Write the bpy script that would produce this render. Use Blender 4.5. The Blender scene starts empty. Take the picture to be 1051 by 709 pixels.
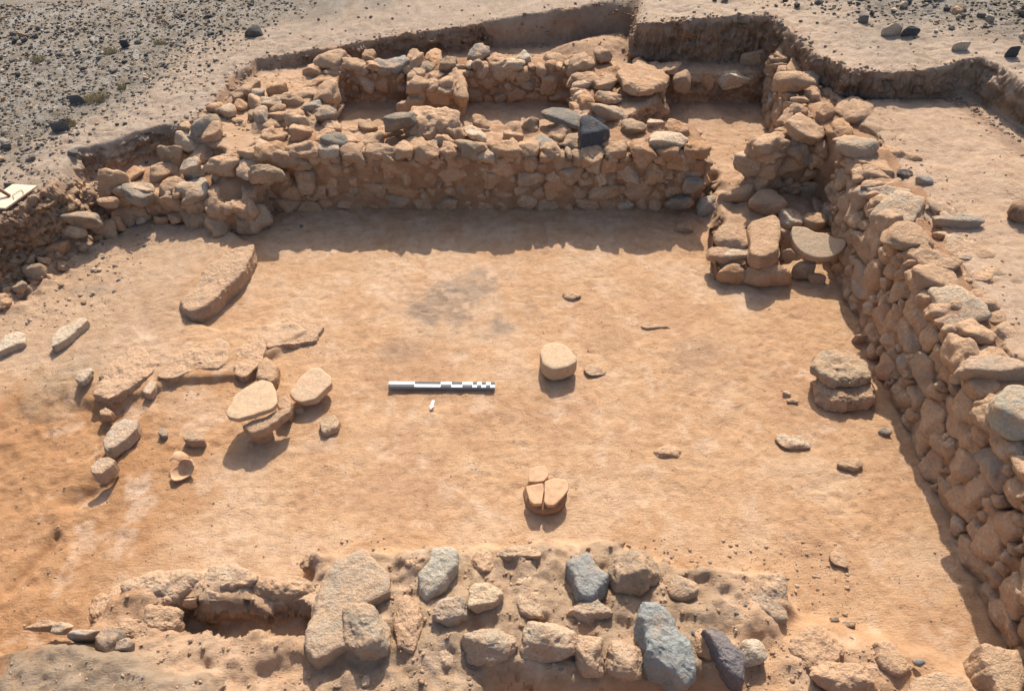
import bpy, math, random
import numpy as np
from mathutils import Vector

# ------------------------------------------------------------------ camera, sky, sun, exposure
SC = bpy.context.scene
CH, F, PW, PH = 5.4, 800.0, 1051.0, 709.0            # camera height, focal length in photo pixels
camd = bpy.data.cameras.new('camera'); cam = bpy.data.objects.new('camera', camd)
SC.collection.objects.link(cam); SC.camera = cam
cam.location = (0, 0, CH); cam.rotation_euler = (math.radians(45), 0, 0)
camd.sensor_width = 36; camd.lens = 36 * F / PW; camd.clip_end = 2000; camd.clip_start = .05
SUN = Vector((.105, 1.02, 1.0)).normalized()
EL, AZ = math.asin(SUN.z), math.atan2(SUN.x, SUN.y)
wd = bpy.data.worlds.new('World'); SC.world = wd; wd.use_nodes = True
nt = wd.node_tree; bg = nt.nodes['Background']
sk = nt.nodes.new('ShaderNodeTexSky'); sk.sky_type = 'NISHITA'; sk.sun_disc = False
sk.sun_elevation = EL; sk.sun_rotation = AZ; sk.dust_density = 4.0; sk.altitude = 300
nt.links.new(sk.outputs[0], bg.inputs[0]); bg.inputs[1].default_value = .148
sl = bpy.data.lights.new('sun', 'SUN'); sl.energy = 4.6; sl.angle = math.radians(.6); sl.color = (1, .94, .83)
so = bpy.data.objects.new('sun', sl); SC.collection.objects.link(so)
so.rotation_euler = SUN.to_track_quat('Z', 'Y').to_euler(); so.location = (2, 12, 12)
SC.view_settings.view_transform = 'Standard'; SC.view_settings.look = 'None'
SC.view_settings.exposure = .52; SC.view_settings.gamma = 1

# ------------------------------------------------------------------ maths helpers
RS = np.random.RandomState(7); random.seed(7)
C45 = math.cos(math.radians(45))
def W(px, py, z=0.0):
    """photo pixel seen at height z -> world x, y"""
    u, v = (px - PW/2)/F, (PH/2 - py)/F
    dx, dy, dz = u, C45 + v*C45, -C45 + v*C45
    t = (z - CH)/dz
    return np.array([dx*t, dy*t])
_tab = np.random.RandomState(11).rand(64*64*64).astype(np.float64)
def vnoise(p):
    i = np.floor(p).astype(np.int64); f = p - i; f = f*f*(3 - 2*f); i &= 63
    j = (i + 1) & 63
    def g(a, b, c): return _tab[(a*64 + b)*64 + c]
    x0, y0, z0 = i.T; x1, y1, z1 = j.T; fx, fy, fz = f.T
    a = g(x0,y0,z0)*(1-fx) + g(x1,y0,z0)*fx; b = g(x0,y1,z0)*(1-fx) + g(x1,y1,z0)*fx
    c = g(x0,y0,z1)*(1-fx) + g(x1,y0,z1)*fx; d = g(x0,y1,z1)*(1-fx) + g(x1,y1,z1)*fx
    return ((a*(1-fy) + b*fy)*(1-fz) + (c*(1-fy) + d*fy)*fz)*2 - 1
def fbm(p, freq, octs=3, gain=.5, off=0.0):
    r = np.zeros(len(p)); a = 1.0; q = p*freq + off + 17.3
    for _ in range(octs):
        r += a*vnoise(q); a *= gain; q = q*2.03 + 5.7
    return r
def ridged(p, freq, octs=3, off=0.0):
    r = np.zeros(len(p)); a = 1.0; q = p*freq + off + 9.1
    for _ in range(octs):
        r += a*(1 - 2*np.abs(vnoise(q))); a *= .5; q = q*2.1 + 3.3
    return r
def smooth(a, b, x):
    t = np.clip((x - a)/(b - a), 0, 1); return t*t*(3 - 2*t)
def pts3(x, y, z=0.0): return np.stack([x, y, np.full_like(x, z)], 1)
def polysd(x, y, poly):
    poly = np.asarray(poly, float); n = len(poly)
    d = np.full(x.shape, 1e9); ins = np.zeros(x.shape, bool)
    for i in range(n):
        a, b = poly[i], poly[(i+1) % n]; e = b - a
        t = np.clip(((x-a[0])*e[0] + (y-a[1])*e[1])/max(e@e, 1e-9), 0, 1)
        d = np.minimum(d, np.hypot(x - a[0] - t*e[0], y - a[1] - t*e[1]))
        c = (a[1] > y) != (b[1] > y)
        with np.errstate(divide='ignore', invalid='ignore'):
            xi = (b[0]-a[0])*(y-a[1])/(b[1]-a[1] if b[1] != a[1] else 1e-9) + a[0]
        ins ^= c & (x < xi)
    return np.where(ins, -d, d)
def segd(x, y, a, b):
    a = np.asarray(a); b = np.asarray(b); e = b - a
    t = np.clip(((x-a[0])*e[0] + (y-a[1])*e[1])/(e@e), 0, 1)
    return np.hypot(x - a[0] - t*e[0], y - a[1] - t*e[1]), t

# ------------------------------------------------------------------ materials
def srgb(*c): return tuple(c)
def new_mat(name):
    m = bpy.data.materials.new(name); m.use_nodes = True
    n = m.node_tree.nodes; b = n['Principled BSDF']; b.inputs['Roughness'].default_value = .95
    b.inputs['Specular IOR Level'].default_value = .15
    return m, m.node_tree, b
def N(t, kind, **kw):
    n = t.nodes.new(kind)
    for k, v in kw.items():
        if k in n.inputs.keys(): n.inputs[k].default_value = v
        else: setattr(n, k, v)
    return n
def mixc(t, fac, a, b, blend='MIX'):
    m = t.nodes.new('ShaderNodeMix'); m.data_type = 'RGBA'; m.blend_type = blend
    for i, v in ((0, fac), (6, a), (7, b)):
        if isinstance(v, (int, float)): m.inputs[i].default_value = v
        elif isinstance(v, tuple): m.inputs[i].default_value = (*v, 1)
        else: t.links.new(v, m.inputs[i])
    return m.outputs[2]
def ramp(t, src, a, b, va=0.0, vb=1.0):
    r = t.nodes.new('ShaderNodeMapRange'); r.inputs[1].default_value = a; r.inputs[2].default_value = b
    r.inputs[3].default_value = va; r.inputs[4].default_value = vb; r.interpolation_type = 'SMOOTHSTEP'
    t.links.new(src, r.inputs[0]); return r.outputs[0]
def wpos(t): return t.nodes.new('ShaderNodeNewGeometry').outputs['Position']
def noise(t, vec, scale, detail=6, rough=.6):
    n = N(t, 'ShaderNodeTexNoise', Scale=scale, Detail=detail, Roughness=rough); t.links.new(vec, n.inputs['Vector']); return n.outputs['Fac']
EARTH = (.53, .32, .19)
def stone_material(name='rubble_stone', bump=.9):
    m, t, b = new_mat(name); L = t.links
    att = N(t, 'ShaderNodeAttribute', attribute_name='col'); dst = N(t, 'ShaderNodeAttribute', attribute_name='dust')
    P = wpos(t)
    n1 = noise(t, P, 7); n2 = noise(t, P, 38, 5, .7); n3 = noise(t, P, 130, 4, .7)
    c = mixc(t, ramp(t, n2, .3, .7, 0, .55), att.outputs['Color'], (.62, .55, .45), 'MULTIPLY')
    c = mixc(t, ramp(t, n3, .52, .75, 0, .35), c, (.50, .42, .33))
    dn = N(t, 'ShaderNodeMath', operation='ADD'); L.new(ramp(t, n1, .3, .7, -.45, .45), dn.inputs[0]); L.new(dst.outputs['Fac'], dn.inputs[1])
    dn2 = N(t, 'ShaderNodeMath', operation='ADD', use_clamp=True); L.new(dn.outputs[0], dn2.inputs[0]); L.new(ramp(t, n2, .35, .65, -.2, .2), dn2.inputs[1])
    e = mixc(t, ramp(t, n2, .3, .7), (.56, .375, .24), (.44, .27, .16))
    c = mixc(t, dn2.outputs[0], c, e)
    L.new(c, b.inputs['Base Color'])
    vor = N(t, 'ShaderNodeTexVoronoi', Scale=55.0); L.new(P, vor.inputs['Vector'])
    n15 = noise(t, P, 17, 5, .65); hh = N(t, 'ShaderNodeMath', operation='MULTIPLY_ADD'); L.new(n15, hh.inputs[0]); hh.inputs[1].default_value = 1.6
    h = N(t, 'ShaderNodeMath', operation='MULTIPLY_ADD'); L.new(n2, h.inputs[0]); h.inputs[1].default_value = 1.0
    h2 = N(t, 'ShaderNodeMath', operation='MULTIPLY'); L.new(n3, h2.inputs[0]); h2.inputs[1].default_value = .4; L.new(h2.outputs[0], hh.inputs[2]); L.new(hh.outputs[0], h.inputs[2])
    h3 = N(t, 'ShaderNodeMath', operation='MULTIPLY_ADD'); L.new(vor.outputs[0], h3.inputs[0]); h3.inputs[1].default_value = .10; L.new(h.outputs[0], h3.inputs[2])
    bp = N(t, 'ShaderNodeBump', Strength=bump, Distance=.026); L.new(h3.outputs[0], bp.inputs['Height']); L.new(bp.outputs[0], b.inputs['Normal'])
    return m
def earth_material(name, attr=None, base=EARTH, dark=(.36, .20, .11), bump=.8):
    m, t, b = new_mat(name); L = t.links; P = wpos(t)
    n0 = noise(t, P, 1.6, 5, .6); n1 = noise(t, P, 9, 8, .65); n2 = noise(t, P, 60, 5, .75); n3 = noise(t, P, 240, 3, .7)
    if attr:
        a = N(t, 'ShaderNodeAttribute', attribute_name=attr).outputs['Color']
        c = mixc(t, ramp(t, n1, .38, .68, 0, .6), a, (.74, .66, .58), 'MULTIPLY')
    else:
        c = mixc(t, ramp(t, n1, .35, .65), base, dark)
    c = mixc(t, ramp(t, n0, .4, .65, 0, .3), c, (.86, .80, .72), 'MULTIPLY')
    c = mixc(t, ramp(t, n2, .5, .72, 0, .5), c, (.72, .62, .52), 'MULTIPLY')
    c = mixc(t, ramp(t, n3, .62, .8, 0, .5), c, (.55, .42, .31))
    L.new(c, b.inputs['Base Color'])
    vor = N(t, 'ShaderNodeTexVoronoi', Scale=70.0); L.new(P, vor.inputs['Vector'])
    h = N(t, 'ShaderNodeMath', operation='MULTIPLY_ADD'); L.new(n2, h.inputs[0]); h.inputs[1].default_value = .7; L.new(n1, h.inputs[2])
    h2 = N(t, 'ShaderNodeMath', operation='MULTIPLY_ADD'); L.new(n3, h2.inputs[0]); h2.inputs[1].default_value = .25; L.new(h.outputs[0], h2.inputs[2])
    mp = N(t, 'ShaderNodeMapping'); mp.inputs['Scale'].default_value = (1, 2.6, 1); mp.inputs['Rotation'].default_value = (0, 0, .12); L.new(P, mp.inputs['Vector'])
    n4 = noise(t, mp.outputs[0], 22, 8, .7)
    h4 = N(t, 'ShaderNodeMath', operation='MULTIPLY_ADD'); L.new(n4, h4.inputs[0]); h4.inputs[1].default_value = .75; L.new(h2.outputs[0], h4.inputs[2]); h2 = h4
    bp = N(t, 'ShaderNodeBump', Strength=bump, Distance=.03); L.new(h2.outputs[0], bp.inputs['Height']); L.new(bp.outputs[0], b.inputs['Normal'])
    return m
STONE = stone_material(); WORN = stone_material('worn_stone', .28)
SOIL = earth_material('soil', 'soil')
MUD = earth_material('mud_mortar', None, (.50, .30, .18), (.40, .225, .125), 1.0)
def plain(name, col, rough=.5, var=.15, scale=30):
    m, t, b = new_mat(name); P = wpos(t); n = noise(t, P, scale)
    d = tuple(x*(1-var*2) for x in col)
    t.links.new(mixc(t, ramp(t, n, .4, .7), col, d), b.inputs['Base Color']); b.inputs['Roughness'].default_value = rough
    b.inputs['Specular IOR Level'].default_value = .4
    bp = N(t, 'ShaderNodeBump', Strength=.3, Distance=.004); t.links.new(n, bp.inputs['Height']); t.links.new(bp.outputs[0], b.inputs['Normal'])
    return m
WHITE = plain('white_paint', (.74, .74, .71), .6, .06); BLACK = plain('dark_grey_paint', (.07, .075, .085), .75, .05)
GREYP = plain('grey_side_paint', (.22, .24, .27), .4, .05)
WOOD = plain('plywood', (.62, .47, .33), .7, .12, 12); STAKE = plain('brown_wood', (.20, .09, .045), .7, .2, 25)
CLAY = plain('fired_clay', (.50, .295, .165), .85, .14, 18); STEEL = plain('wire', (.18, .13, .09), .5, .1)
GRASS = plain('dry_grass', (.36, .29, .15), .9, .2, 10)
TAN = (.46, .295, .18); GREY = (.25, .22, .18); BLUEG = (.25, .25, .235); DARK = (.085, .085, .09); PALE = (.56, .45, .33); BROWN = (.33, .24, .16); ORNG = (.48, .27, .14)

# ------------------------------------------------------------------ object helpers
def link(name, me, mat=None, parent=None, loc=(0, 0, 0)):
    o = bpy.data.objects.new(name, me); SC.collection.objects.link(o)
    if mat and me and not me.materials: me.materials.append(mat)
    if parent is not None:
        o.parent = parent; o.location = Vector(loc) - parent.location
    else: o.location = loc
    return o
def tag(o, label=None, cat=None, group=None, kind=None):
    if label: o['label'] = label
    if cat: o['category'] = cat; o['kind'] = kind or 'thing'
    if group: o['group'] = group
    if kind: o['kind'] = kind
    return o
def empty(name, loc, label, cat, group=None):
    o = bpy.data.objects.new(name, None); SC.collection.objects.link(o); o.location = loc; o.empty_display_size = .1; o['kind'] = 'thing'
    return tag(o, label, cat, group)
def mesh(name, v, f, shade=True, cols=None, dust=None):
    v = np.asarray(v, np.float32); me = bpy.data.meshes.new(name)
    if isinstance(f, np.ndarray):
        k = f.shape[1]; me.vertices.add(len(v)); me.vertices.foreach_set('co', v.ravel())
        me.loops.add(f.size); me.loops.foreach_set('vertex_index', f.ravel().astype(np.int32))
        me.polygons.add(len(f)); me.polygons.foreach_set('loop_start', (np.arange(len(f))*k).astype(np.int32))
        me.update(calc_edges=True)
    else: me.from_pydata(v.tolist(), [], f); me.update()
    if shade: me.polygons.foreach_set('use_smooth', np.ones(len(me.polygons), bool))
    if cols is not None:
        a = me.attributes.new('col' if dust is not None else 'soil', 'FLOAT_COLOR', 'POINT')
        c = np.ones((len(v), 4), np.float32); c[:, :3] = cols; a.data.foreach_set('color', c.ravel())
    if dust is not None:
        a = me.attributes.new('dust', 'FLOAT', 'POINT'); a.data.foreach_set('value', np.broadcast_to(np.asarray(dust, np.float32), (len(v),)).copy())
    return me
_ico = {}
def ico(sub):
    if sub not in _ico:
        import bmesh
        bm = bmesh.new(); bmesh.ops.create_icosphere(bm, subdivisions=sub, radius=1)
        _ico[sub] = (np.array([v.co[:] for v in bm.verts]), np.array([[v.index for v in f.verts] for f in bm.faces])); bm.free()
    return _ico[sub]
def rotz(a): c, s = math.cos(a), math.sin(a); return np.array([[c, -s, 0], [s, c, 0], [0, 0, 1]])
def rotx(a): c, s = math.cos(a), math.sin(a); return np.array([[1, 0, 0], [0, c, -s], [0, s, c]])
def roty(a): c, s = math.cos(a), math.sin(a); return np.array([[c, 0, s], [0, 1, 0], [-s, 0, c]])
def rock_verts(a, b, c, R=None, sub=4, p=9, cuts=9, rough=.05, seed=None, bend=.12):
    """an angular stone: soft intersection of a box and random planes, then broken up by noise"""
    r = np.random.RandomState(seed if seed is not None else RS.randint(1 << 30))
    D, Fc = ico(sub)
    n = [np.array(v, float) for v in ((1,0,0),(-1,0,0),(0,1,0),(0,-1,0),(0,0,1),(0,0,-1))]; h = list(.92 + .12*r.rand(6))
    n = [x + .22*r.randn(3)*np.array([1, 1, .7]) for x in n]; n = [x/np.linalg.norm(x) for x in n]
    for _ in range(cuts):
        q = r.randn(3); q[2] *= .7; q /= np.linalg.norm(q); n.append(q)
        h.append(.84 + .34*r.rand())
    n = np.array(n); h = np.array(h)
    dd = np.maximum(D @ n.T, 0)/h
    rad = (np.sum(dd**p, 1))**(-1.0/p)
    off = r.rand(3)*40
    s = (a*b*c)**(1/3)
    V = D*rad[:, None]
    V = V*(1 + bend*vnoise(D*1.3 + off)[:, None])
    V = V*np.array([a, b, c])
    nn = fbm(V/s + off, 1.6, 4, .55)*rough + np.minimum(ridged(V/s + off, 2.3, 3), .3)*rough*.6
    nn += rough*(.22*fbm(V + off, 26, 3, .6) + .5*np.minimum(ridged(V/s + off, .9, 2, 4), .2))
    V = V + D*(nn*s)[:, None]
    if R is not None: V = V @ R.T
    return V, Fc
def jcol(col, r=.10):
    c = np.array(col)*(1 + r*RS.randn()*.9); w = .03*RS.randn(); return np.clip(c*np.array([1 + w, 1, 1 - w]), .02, .8)
def rock(name, loc, a, b, c, R=None, col=TAN, dust=.35, parent=None, **kw):
    V, Fc = rock_verts(a, b, c, R, **kw)
    me = mesh(name, V, Fc, True, np.tile(jcol(col), (len(V), 1)), dust)
    return link(name, me, STONE, parent, tuple(loc))
def pickcol():
    u = RS.rand()
    return TAN if u < .52 else (PALE if u < .64 else (ORNG if u < .78 else (BROWN if u < .90 else ((.30, .265, .215) if u < .975 else BLUEG))))
def box_stone(name, x0, y0, x1, y1, z, th, col=TAN, rot=0.0, parent=None, label=None, cat='stone', group=None, dust=.3, tilt=(0, 0), **kw):
    """a stone whose pixel outline box, standing height z and thickness th are read off the photograph"""
    cx = (x0+x1)/2; yn = W(cx, y1, z)[1]; yf = W(cx, y0, z+th)[1]
    d = max(yf - yn, .35*th, .03); ym = yn + d/2
    xm0 = W(x0, (y0+y1)/2, z+th/2)[0]; xm1 = W(x1, (y0+y1)/2, z+th/2)[0]
    big = (x1-x0)
    kw.setdefault('sub', 5 if big > 34 else 4)
    R = rotz(rot) @ rotx(tilt[0]) @ roty(tilt[1])
    o = rock(name, ((xm0+xm1)/2, ym, z + th*.44), (xm1-xm0)/2, d/2, th/2*1.1, R, col, dust, parent, **kw)
    if label: tag(o, label, cat, group)
    return o
def poly_radius(P, ang, sm=2.0):
    """distance from the centroid to the outline P in each direction, slightly smoothed"""
    P = np.array(P); c = P.mean(0); Q = P - c; n = 360
    A = np.linspace(-math.pi, math.pi, n, endpoint=False); rad = np.zeros(n)
    for k, a in enumerate(A):
        d = np.array([math.cos(a), math.sin(a)]); best = .01
        for i in range(len(Q)):
            u, v = Q[i], Q[(i+1) % len(Q)]; e = v-u; den = d[0]*e[1] - d[1]*e[0]
            if abs(den) < 1e-9: continue
            t = (u[0]*e[1] - u[1]*e[0])/den; q = (u[0]*d[1] - u[1]*d[0])/den
            if t > 0 and -1e-6 <= q <= 1+1e-6: best = max(best, t)
        rad[k] = best
    k = np.exp(-(np.arange(-30, 31)/sm)**2); k /= k.sum()
    rad = sum(w*np.roll(rad, o) for w, o in zip(k, range(-30, 31)))
    return c, np.interp(ang, np.append(A, math.pi), np.append(rad, rad[0]))
def slab_mesh(name, P, zt, th, col, dust=.3, rough=.04, p=12, cuts=5, slope=(0, 0), sub=5, jit=.045, under=.0, sm=2.0):
    """a stone with the plan outline P (world xy), top at zt and thickness th: soft prism cut by a few random planes"""
    r = np.random.RandomState(RS.randint(1 << 30)); D, Fc = ico(sub)
    D = D/np.maximum(np.abs(D), 1e-9)**.25*1.0; D /= np.linalg.norm(D, axis=1)[:, None]
    ang = np.arctan2(D[:, 1], D[:, 0]); c, R = poly_radius(P, ang, sm)
    w = np.hypot(D[:, 0], D[:, 1]); acc = w**p + np.abs(D[:, 2])**p
    for _ in range(cuts):
        a = r.rand()*6.28; e = r.uniform(-.2, 1.0); n = np.array([math.cos(a)*math.cos(e), math.sin(a)*math.cos(e), math.sin(e)])
        hh = (abs(n[2]) + math.cos(e))*r.uniform(.80, .92)
        acc = acc + (np.maximum(D @ n, 0)/hh)**p
    rad = acc**(-1.0/p); V = D*rad[:, None]
    off = r.rand(3)*30; Rm = R.max(); s_ = (Rm*Rm*th*.5)**(1/3)
    R = R*(1 + jit*fbm(np.stack([np.cos(ang)*2, np.sin(ang)*2, ang*0], 1) + off, 1.3, 4, .65))
    V[:, 0] *= R*(1 - under*(V[:, 2] < 0)*np.abs(V[:, 2])); V[:, 1] *= R*(1 - under*(V[:, 2] < 0)*np.abs(V[:, 2])); V[:, 2] *= th/2
    Vn = V.copy(); nn = fbm(Vn/s_ + off, 1.5, 5, .55)*rough*s_
    nn += np.minimum(ridged(Vn/s_ + off, 1.9, 3), .25)*rough*.8*s_
    dirs = D*np.array([1, 1, 1.0]); V = V + dirs*nn[:, None]
    V = V + D*(.25*rough*s_*fbm(V + off, 24, 3, .6))[:, None]
    V[:, 2] += -th/2 + slope[0]*V[:, 0] + slope[1]*V[:, 1]
    me = mesh(name, V, Fc, True, np.tile(jcol(col, .05), (len(V), 1)), dust)
    return me, (c[0], c[1], zt)
def slab(name, px, zt, th, col=TAN, label=None, cat='stone', group=None, parent=None, mat=None, **kw):
    for k in ('edge', 'jag', 'dish', 'inset', 'n'): kw.pop(k, None)
    me, c = slab_mesh(name, [W(x, y, zt) for x, y in px], zt, th, col, **kw)
    o = link(name, me, mat or STONE, parent, c)
    if label: tag(o, label, cat, group)
    return o
def block(name, cs, z0, zt, parent=None, mat=None, res=.035, amp=.035, loc=None, rnd=.03):
    """mud core of a wall: four footprint corners (ccw), top heights per corner, weathered surface"""
    cs = np.array(cs, float); zt = np.array(zt if hasattr(zt, '__len__') else [zt]*4, float)
    L1 = np.linalg.norm(cs[1]-cs[0]); L2 = np.linalg.norm(cs[3]-cs[0]); L3 = zt.max()-z0
    nx, ny, nz = [max(2, int(l/res)) for l in (L1, L2, L3)]
    idx = {}; V = []; f = []
    def vid(i, j, k):
        key = (i, j, k)
        if key not in idx: idx[key] = len(V); V.append((i/nx, j/ny, k/nz))
        return idx[key]
    for i in range(nx):
        for j in range(ny): f.append([vid(i,j,nz), vid(i+1,j,nz), vid(i+1,j+1,nz), vid(i,j+1,nz)])
    for k in range(nz):
        for i in range(nx):
            f.append([vid(i,0,k), vid(i+1,0,k), vid(i+1,0,k+1), vid(i,0,k+1)]); f.append([vid(i+1,ny,k), vid(i,ny,k), vid(i,ny,k+1), vid(i+1,ny,k+1)])
        for j in range(ny):
            f.append([vid(nx,j,k), vid(nx,j+1,k), vid(nx,j+1,k+1), vid(nx,j,k+1)]); f.append([vid(0,j+1,k), vid(0,j,k), vid(0,j,k+1), vid(0,j+1,k+1)])
    U = np.array(V); u, v, w = U.T
    bl = ((1-u)*(1-v))[:, None]*cs[0] + (u*(1-v))[:, None]*cs[1] + (u*v)[:, None]*cs[2] + ((1-u)*v)[:, None]*cs[3]
    zz = (1-u)*(1-v)*zt[0] + u*(1-v)*zt[1] + u*v*zt[2] + (1-u)*v*zt[3]
    P = np.stack([bl[:, 0], bl[:, 1], z0 + (zz-z0)*w], 1)
    # round the top arris
    de = np.minimum(np.minimum(u, 1-u)*L1, np.minimum(v, 1-v)*L2)
    P[:, 2] -= np.where(w > .99, rnd*np.exp(-(de/.06)**2), 0)
    Q = P.copy()
    for k, o in enumerate((0.0, 31.0, 57.0)):
        P[:, k] += amp*fbm(Q, 4.5, 4, .55, o)*(1 if k < 2 else .8)
    loc = loc if loc is not None else (cs[:, 0].mean(), cs[:, 1].mean(), z0)
    me = mesh(name, P - np.array(loc), f)
    return link(name, me, mat or MUD, parent, loc)

# ------------------------------------------------------------------ the ground: one sheet, cut by the excavation
def zs(x, y): return np.clip(1.0 + .075*x + .012*(y - 8), .45, 1.5)
def poly_px(L): return [W(*p) for p in L]
ZL = .62
pit_top = [(-9.0, -1.0)] + [tuple(W(*p)) for p in [(-160, 330, .58), (0, 226, .62), (50, 192, .64), (88, 168, .68), (95, 158, .69), (140, 145, .72), (178, 136, .75),
          (196, 118, .80), (218, 104, .82), (240, 72, .84), (262, 56, .86), (330, 46, .9), (400, 37, .92), (480, 28, .97), (560, 19, 1.0), (610, 13, 1.02), (652, 11, 1.04),
          (651, 33, 1.06), (700, 31, 1.08), (740, 29, 1.1), (786, 30, 1.12), (805, 42, 1.15), (832, 62, 1.2), (868, 76, 1.25), (910, 79, 1.27), (985, 77, 1.3), (1005, 84, 1.31), (1051, 116, 1.33), (1150, 190, 1.33)]] + [(6.3, 4.0), (6.3, -1.0)]
floor0 = [(-9, .4), (-6.3, 4.0)] + [tuple(W(*p)) for p in [(0, 312, 0), (52, 275, 0), (100, 240, 0), (118, 222, 0), (225, 228, 0)]] + [(-2.9, 8.0), (2.4, 8.0), (2.45, 7.3), (2.6, 7.2), (3.7, 7.2), (3.7, .4)]
def inn_pre(x, y): return smooth(-5.5, -5.0, x)*smooth(3.6, 3.4, x)*smooth(7.8, 7.6, y)*smooth(3.0, 3.3, y)
def H(x, y):
    p = pts3(x, y)
    j = fbm(p, 2.2, 3, .55)*.06 + fbm(p, 9, 2, .5, 4)*.013
    h = zs(x, y) + .03*fbm(p, .9, 3) + .012*fbm(p, 6, 3, .6)
    def zone(poly, zz, soft, amp=1.0):
        nonlocal h
        sd = polysd(x, y, poly) + j*amp
        w = smooth(soft, -soft, sd); h = h*(1-w) + zz*w
    # general lowered level inside the trench (shelf behind the walls)
    z1 = .66 + .0*x
    zone(pit_top, z1, .045)
    # left: shelf between cut and the floor slopes down, rubbly
    # trench corner beyond the left low wall
    zone([tuple(W(*q)) for q in [(70, 215, .35), (88, 178, .35), (178, 158, .35), (235, 175, .4), (230, 205, .3), (120, 215, .3)]], .34, .09)
    zone([tuple(W(*q)) for q in [(572, 40, .85), (600, 28, .9), (649, 16, .95), (649, 42, .85), (610, 50, .8)]], .80, .2, .8)
    # rear rooms
    zone([(-2.5, 8.5), (.8, 8.5), (.85, 9.85), (-2.5, 9.85)], .26, .06)
    # passage
    zone([(2.0, 9.8), (3.45, 9.8), (3.35, 8.3), (2.8, 7.6), (2.25, 7.6), (1.3, 8.5), (1.9, 9.2)], .28, .05)
    # fill behind the right wall
    fr = [(3.95, .5), (3.95, 7.6), (3.5, 9.2)] + [tuple(W(*q)) for q in [(850, 93, 1.0), (880, 103, 1.0), (930, 101, 1.0), (992, 98, 1.0), (1012, 108, 1.0), (1051, 138, 1.0), (1150, 210, 1.0)]] + [(6.0, 4.5), (6.0, .5)]
    zone(fr, 1.015 + .035*fbm(p, 1.3, 3, .5, 9) + .015*(x-4), .05)
    # the main floor
    fl = .0 + .02*fbm(p, .8, 3, .5, 2)
    zone(floor0, fl, .10, 1.3)
    zone([tuple(W(*q, .09)) for q in [(258, 246), (252, 268), (212, 315), (196, 326), (222, 336), (300, 326), (318, 336), (262, 366), (240, 384), (176, 388), (128, 402), (106, 412), (60, 398), (0, 420), (-300, 450), (-300, 250), (0, 290), (110, 222), (225, 228)]], .06*smooth(-4.9, -3.7, x) + fl, .035 + .05*smooth(-3.6, -4.2, x), .5)
    # raised jamb area at the doorway
    zone([(2.3, 6.95), (3.6, 6.95), (3.6, 7.8), (2.35, 7.8)], .2 + .04*fbm(p, 5, 2), .08)
    # left rough scarp rubble
    d, t = segd(x, y, W(0, 280, .3), W(95, 200, .45))
    h = h + np.exp(-(d/.28)**2)*(.05*fbm(p, 5, 3, .6, 5) + .05*np.maximum(ridged(p, 7, 3), 0))
    # near bank, bottom left
    nb = [tuple(W(*q)) for q in [(-300, 640, .4), (0, 650, .4), (60, 646, .4), (130, 655, .4), (190, 668, .4), (300, 690, .4), (350, 712, .4)]] + [(-.9, .2), (-9, .2)]
    zone(nb, .40 + .03*fbm(p, 2.5, 3, .5, 7), .10, 1.2)
    # mud mound beside the foreground wall
    mm = [tuple(W(*q)) for q in [(75, 665, .2), (100, 618, .2), (135, 590, .25), (200, 578, .28), (262, 588, .28), (322, 596, .25), (335, 700, .25), (200, 690, .3), (120, 672, .3)]]
    zone(mm, .27 + .035*fbm(p, 4, 3, .55, 3), .11, 1.0)
    # foreground wall bed
    fw = [tuple(W(*q)) for q in [(318, 568, .2), (520, 556, .2), (620, 556, .2), (700, 580, .2), (790, 580, .18), (812, 625, .15), (800, 672, .18), (770, 695, .2), (640, 700, .2), (480, 690, .2), (320, 690, .2)]]
    zone(fw, .235 + .03*fbm(p, 5, 3, .55, 6), .10, 1.2)
    zone([tuple(W(*q)) for q in [(296, 668, .2), (470, 682, .2), (500, 700, .2), (490, 760, .2), (250, 780, .2), (240, 700, .2)]], .2 + .03*fbm(p, 4, 3, .6, 9), .08, 1.2)
    # hollow cut under the mound
    hol = [tuple(W(*q)) for q in [(186, 640, .1), (196, 628, .2), (240, 622, .24), (290, 626, .24), (318, 628, .24), (320, 662, .02), (270, 664, .02), (220, 660, .02), (190, 654, .05)]]
    zone(hol, .05 + .03*fbm(p, 8, 2), .022, 1.5)
    # slope bottom right
    br = [tuple(W(*q)) for q in [(770, 660, .1), (812, 640, .1), (870, 645, .1), (900, 655, .1), (1010, 690, .1), (1060, 720, .1)]] + [(3.6, 1.0), (1.0, 1.0)]
    zone(br, .14 + .05*fbm(p, 3, 4, .55, 8), .14, 1.0)
    # gully in ochre soil, left
    d, t = segd(x, y, W(8, 600), W(52, 548)); h = h - .07*np.exp(-(d/.05)**2)
    d, t = segd(x, y, W(72, 510), W(108, 490)); h = h - .08*np.exp(-(d/.07)**2)
    och = smooth(-2.7, -3.6, x)*smooth(5.2, 4.4, y)
    h = h + och*.03*fbm(p, 3.2, 4, .6, 12) - .05*och
    pm = smooth(.05, .5, fbm(p, 1.8, 3, .5, 60)); h = h + inn_pre(x, y)*pm*(.007*fbm(p, 16, 3, .65, 31) + .009*np.minimum(ridged(p*np.array([1, 1.4, 1]), 9, 3, 33), .3))
    mo = smooth(.12, .22, h)*smooth(3.5, 3.2, y)
    h = h + mo*(.035*fbm(p, 6, 4, .6, 15) + .03*np.minimum(ridged(p, 4.5, 4, 25), .35))
    # trodden, trowelled surface
    inn = smooth(.15, .05, np.abs(h))
    rg = ridged(p*np.array([1, 1.7, 1]), 5.5, 4, 20)
    h = h + .008*fbm(p, 7, 4, .6, 1) + .004*fbm(p, 28, 3, .6, 2) + .006*np.minimum(rg, .4) * (1 + 1.2*(h > .2))
    return h
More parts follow.
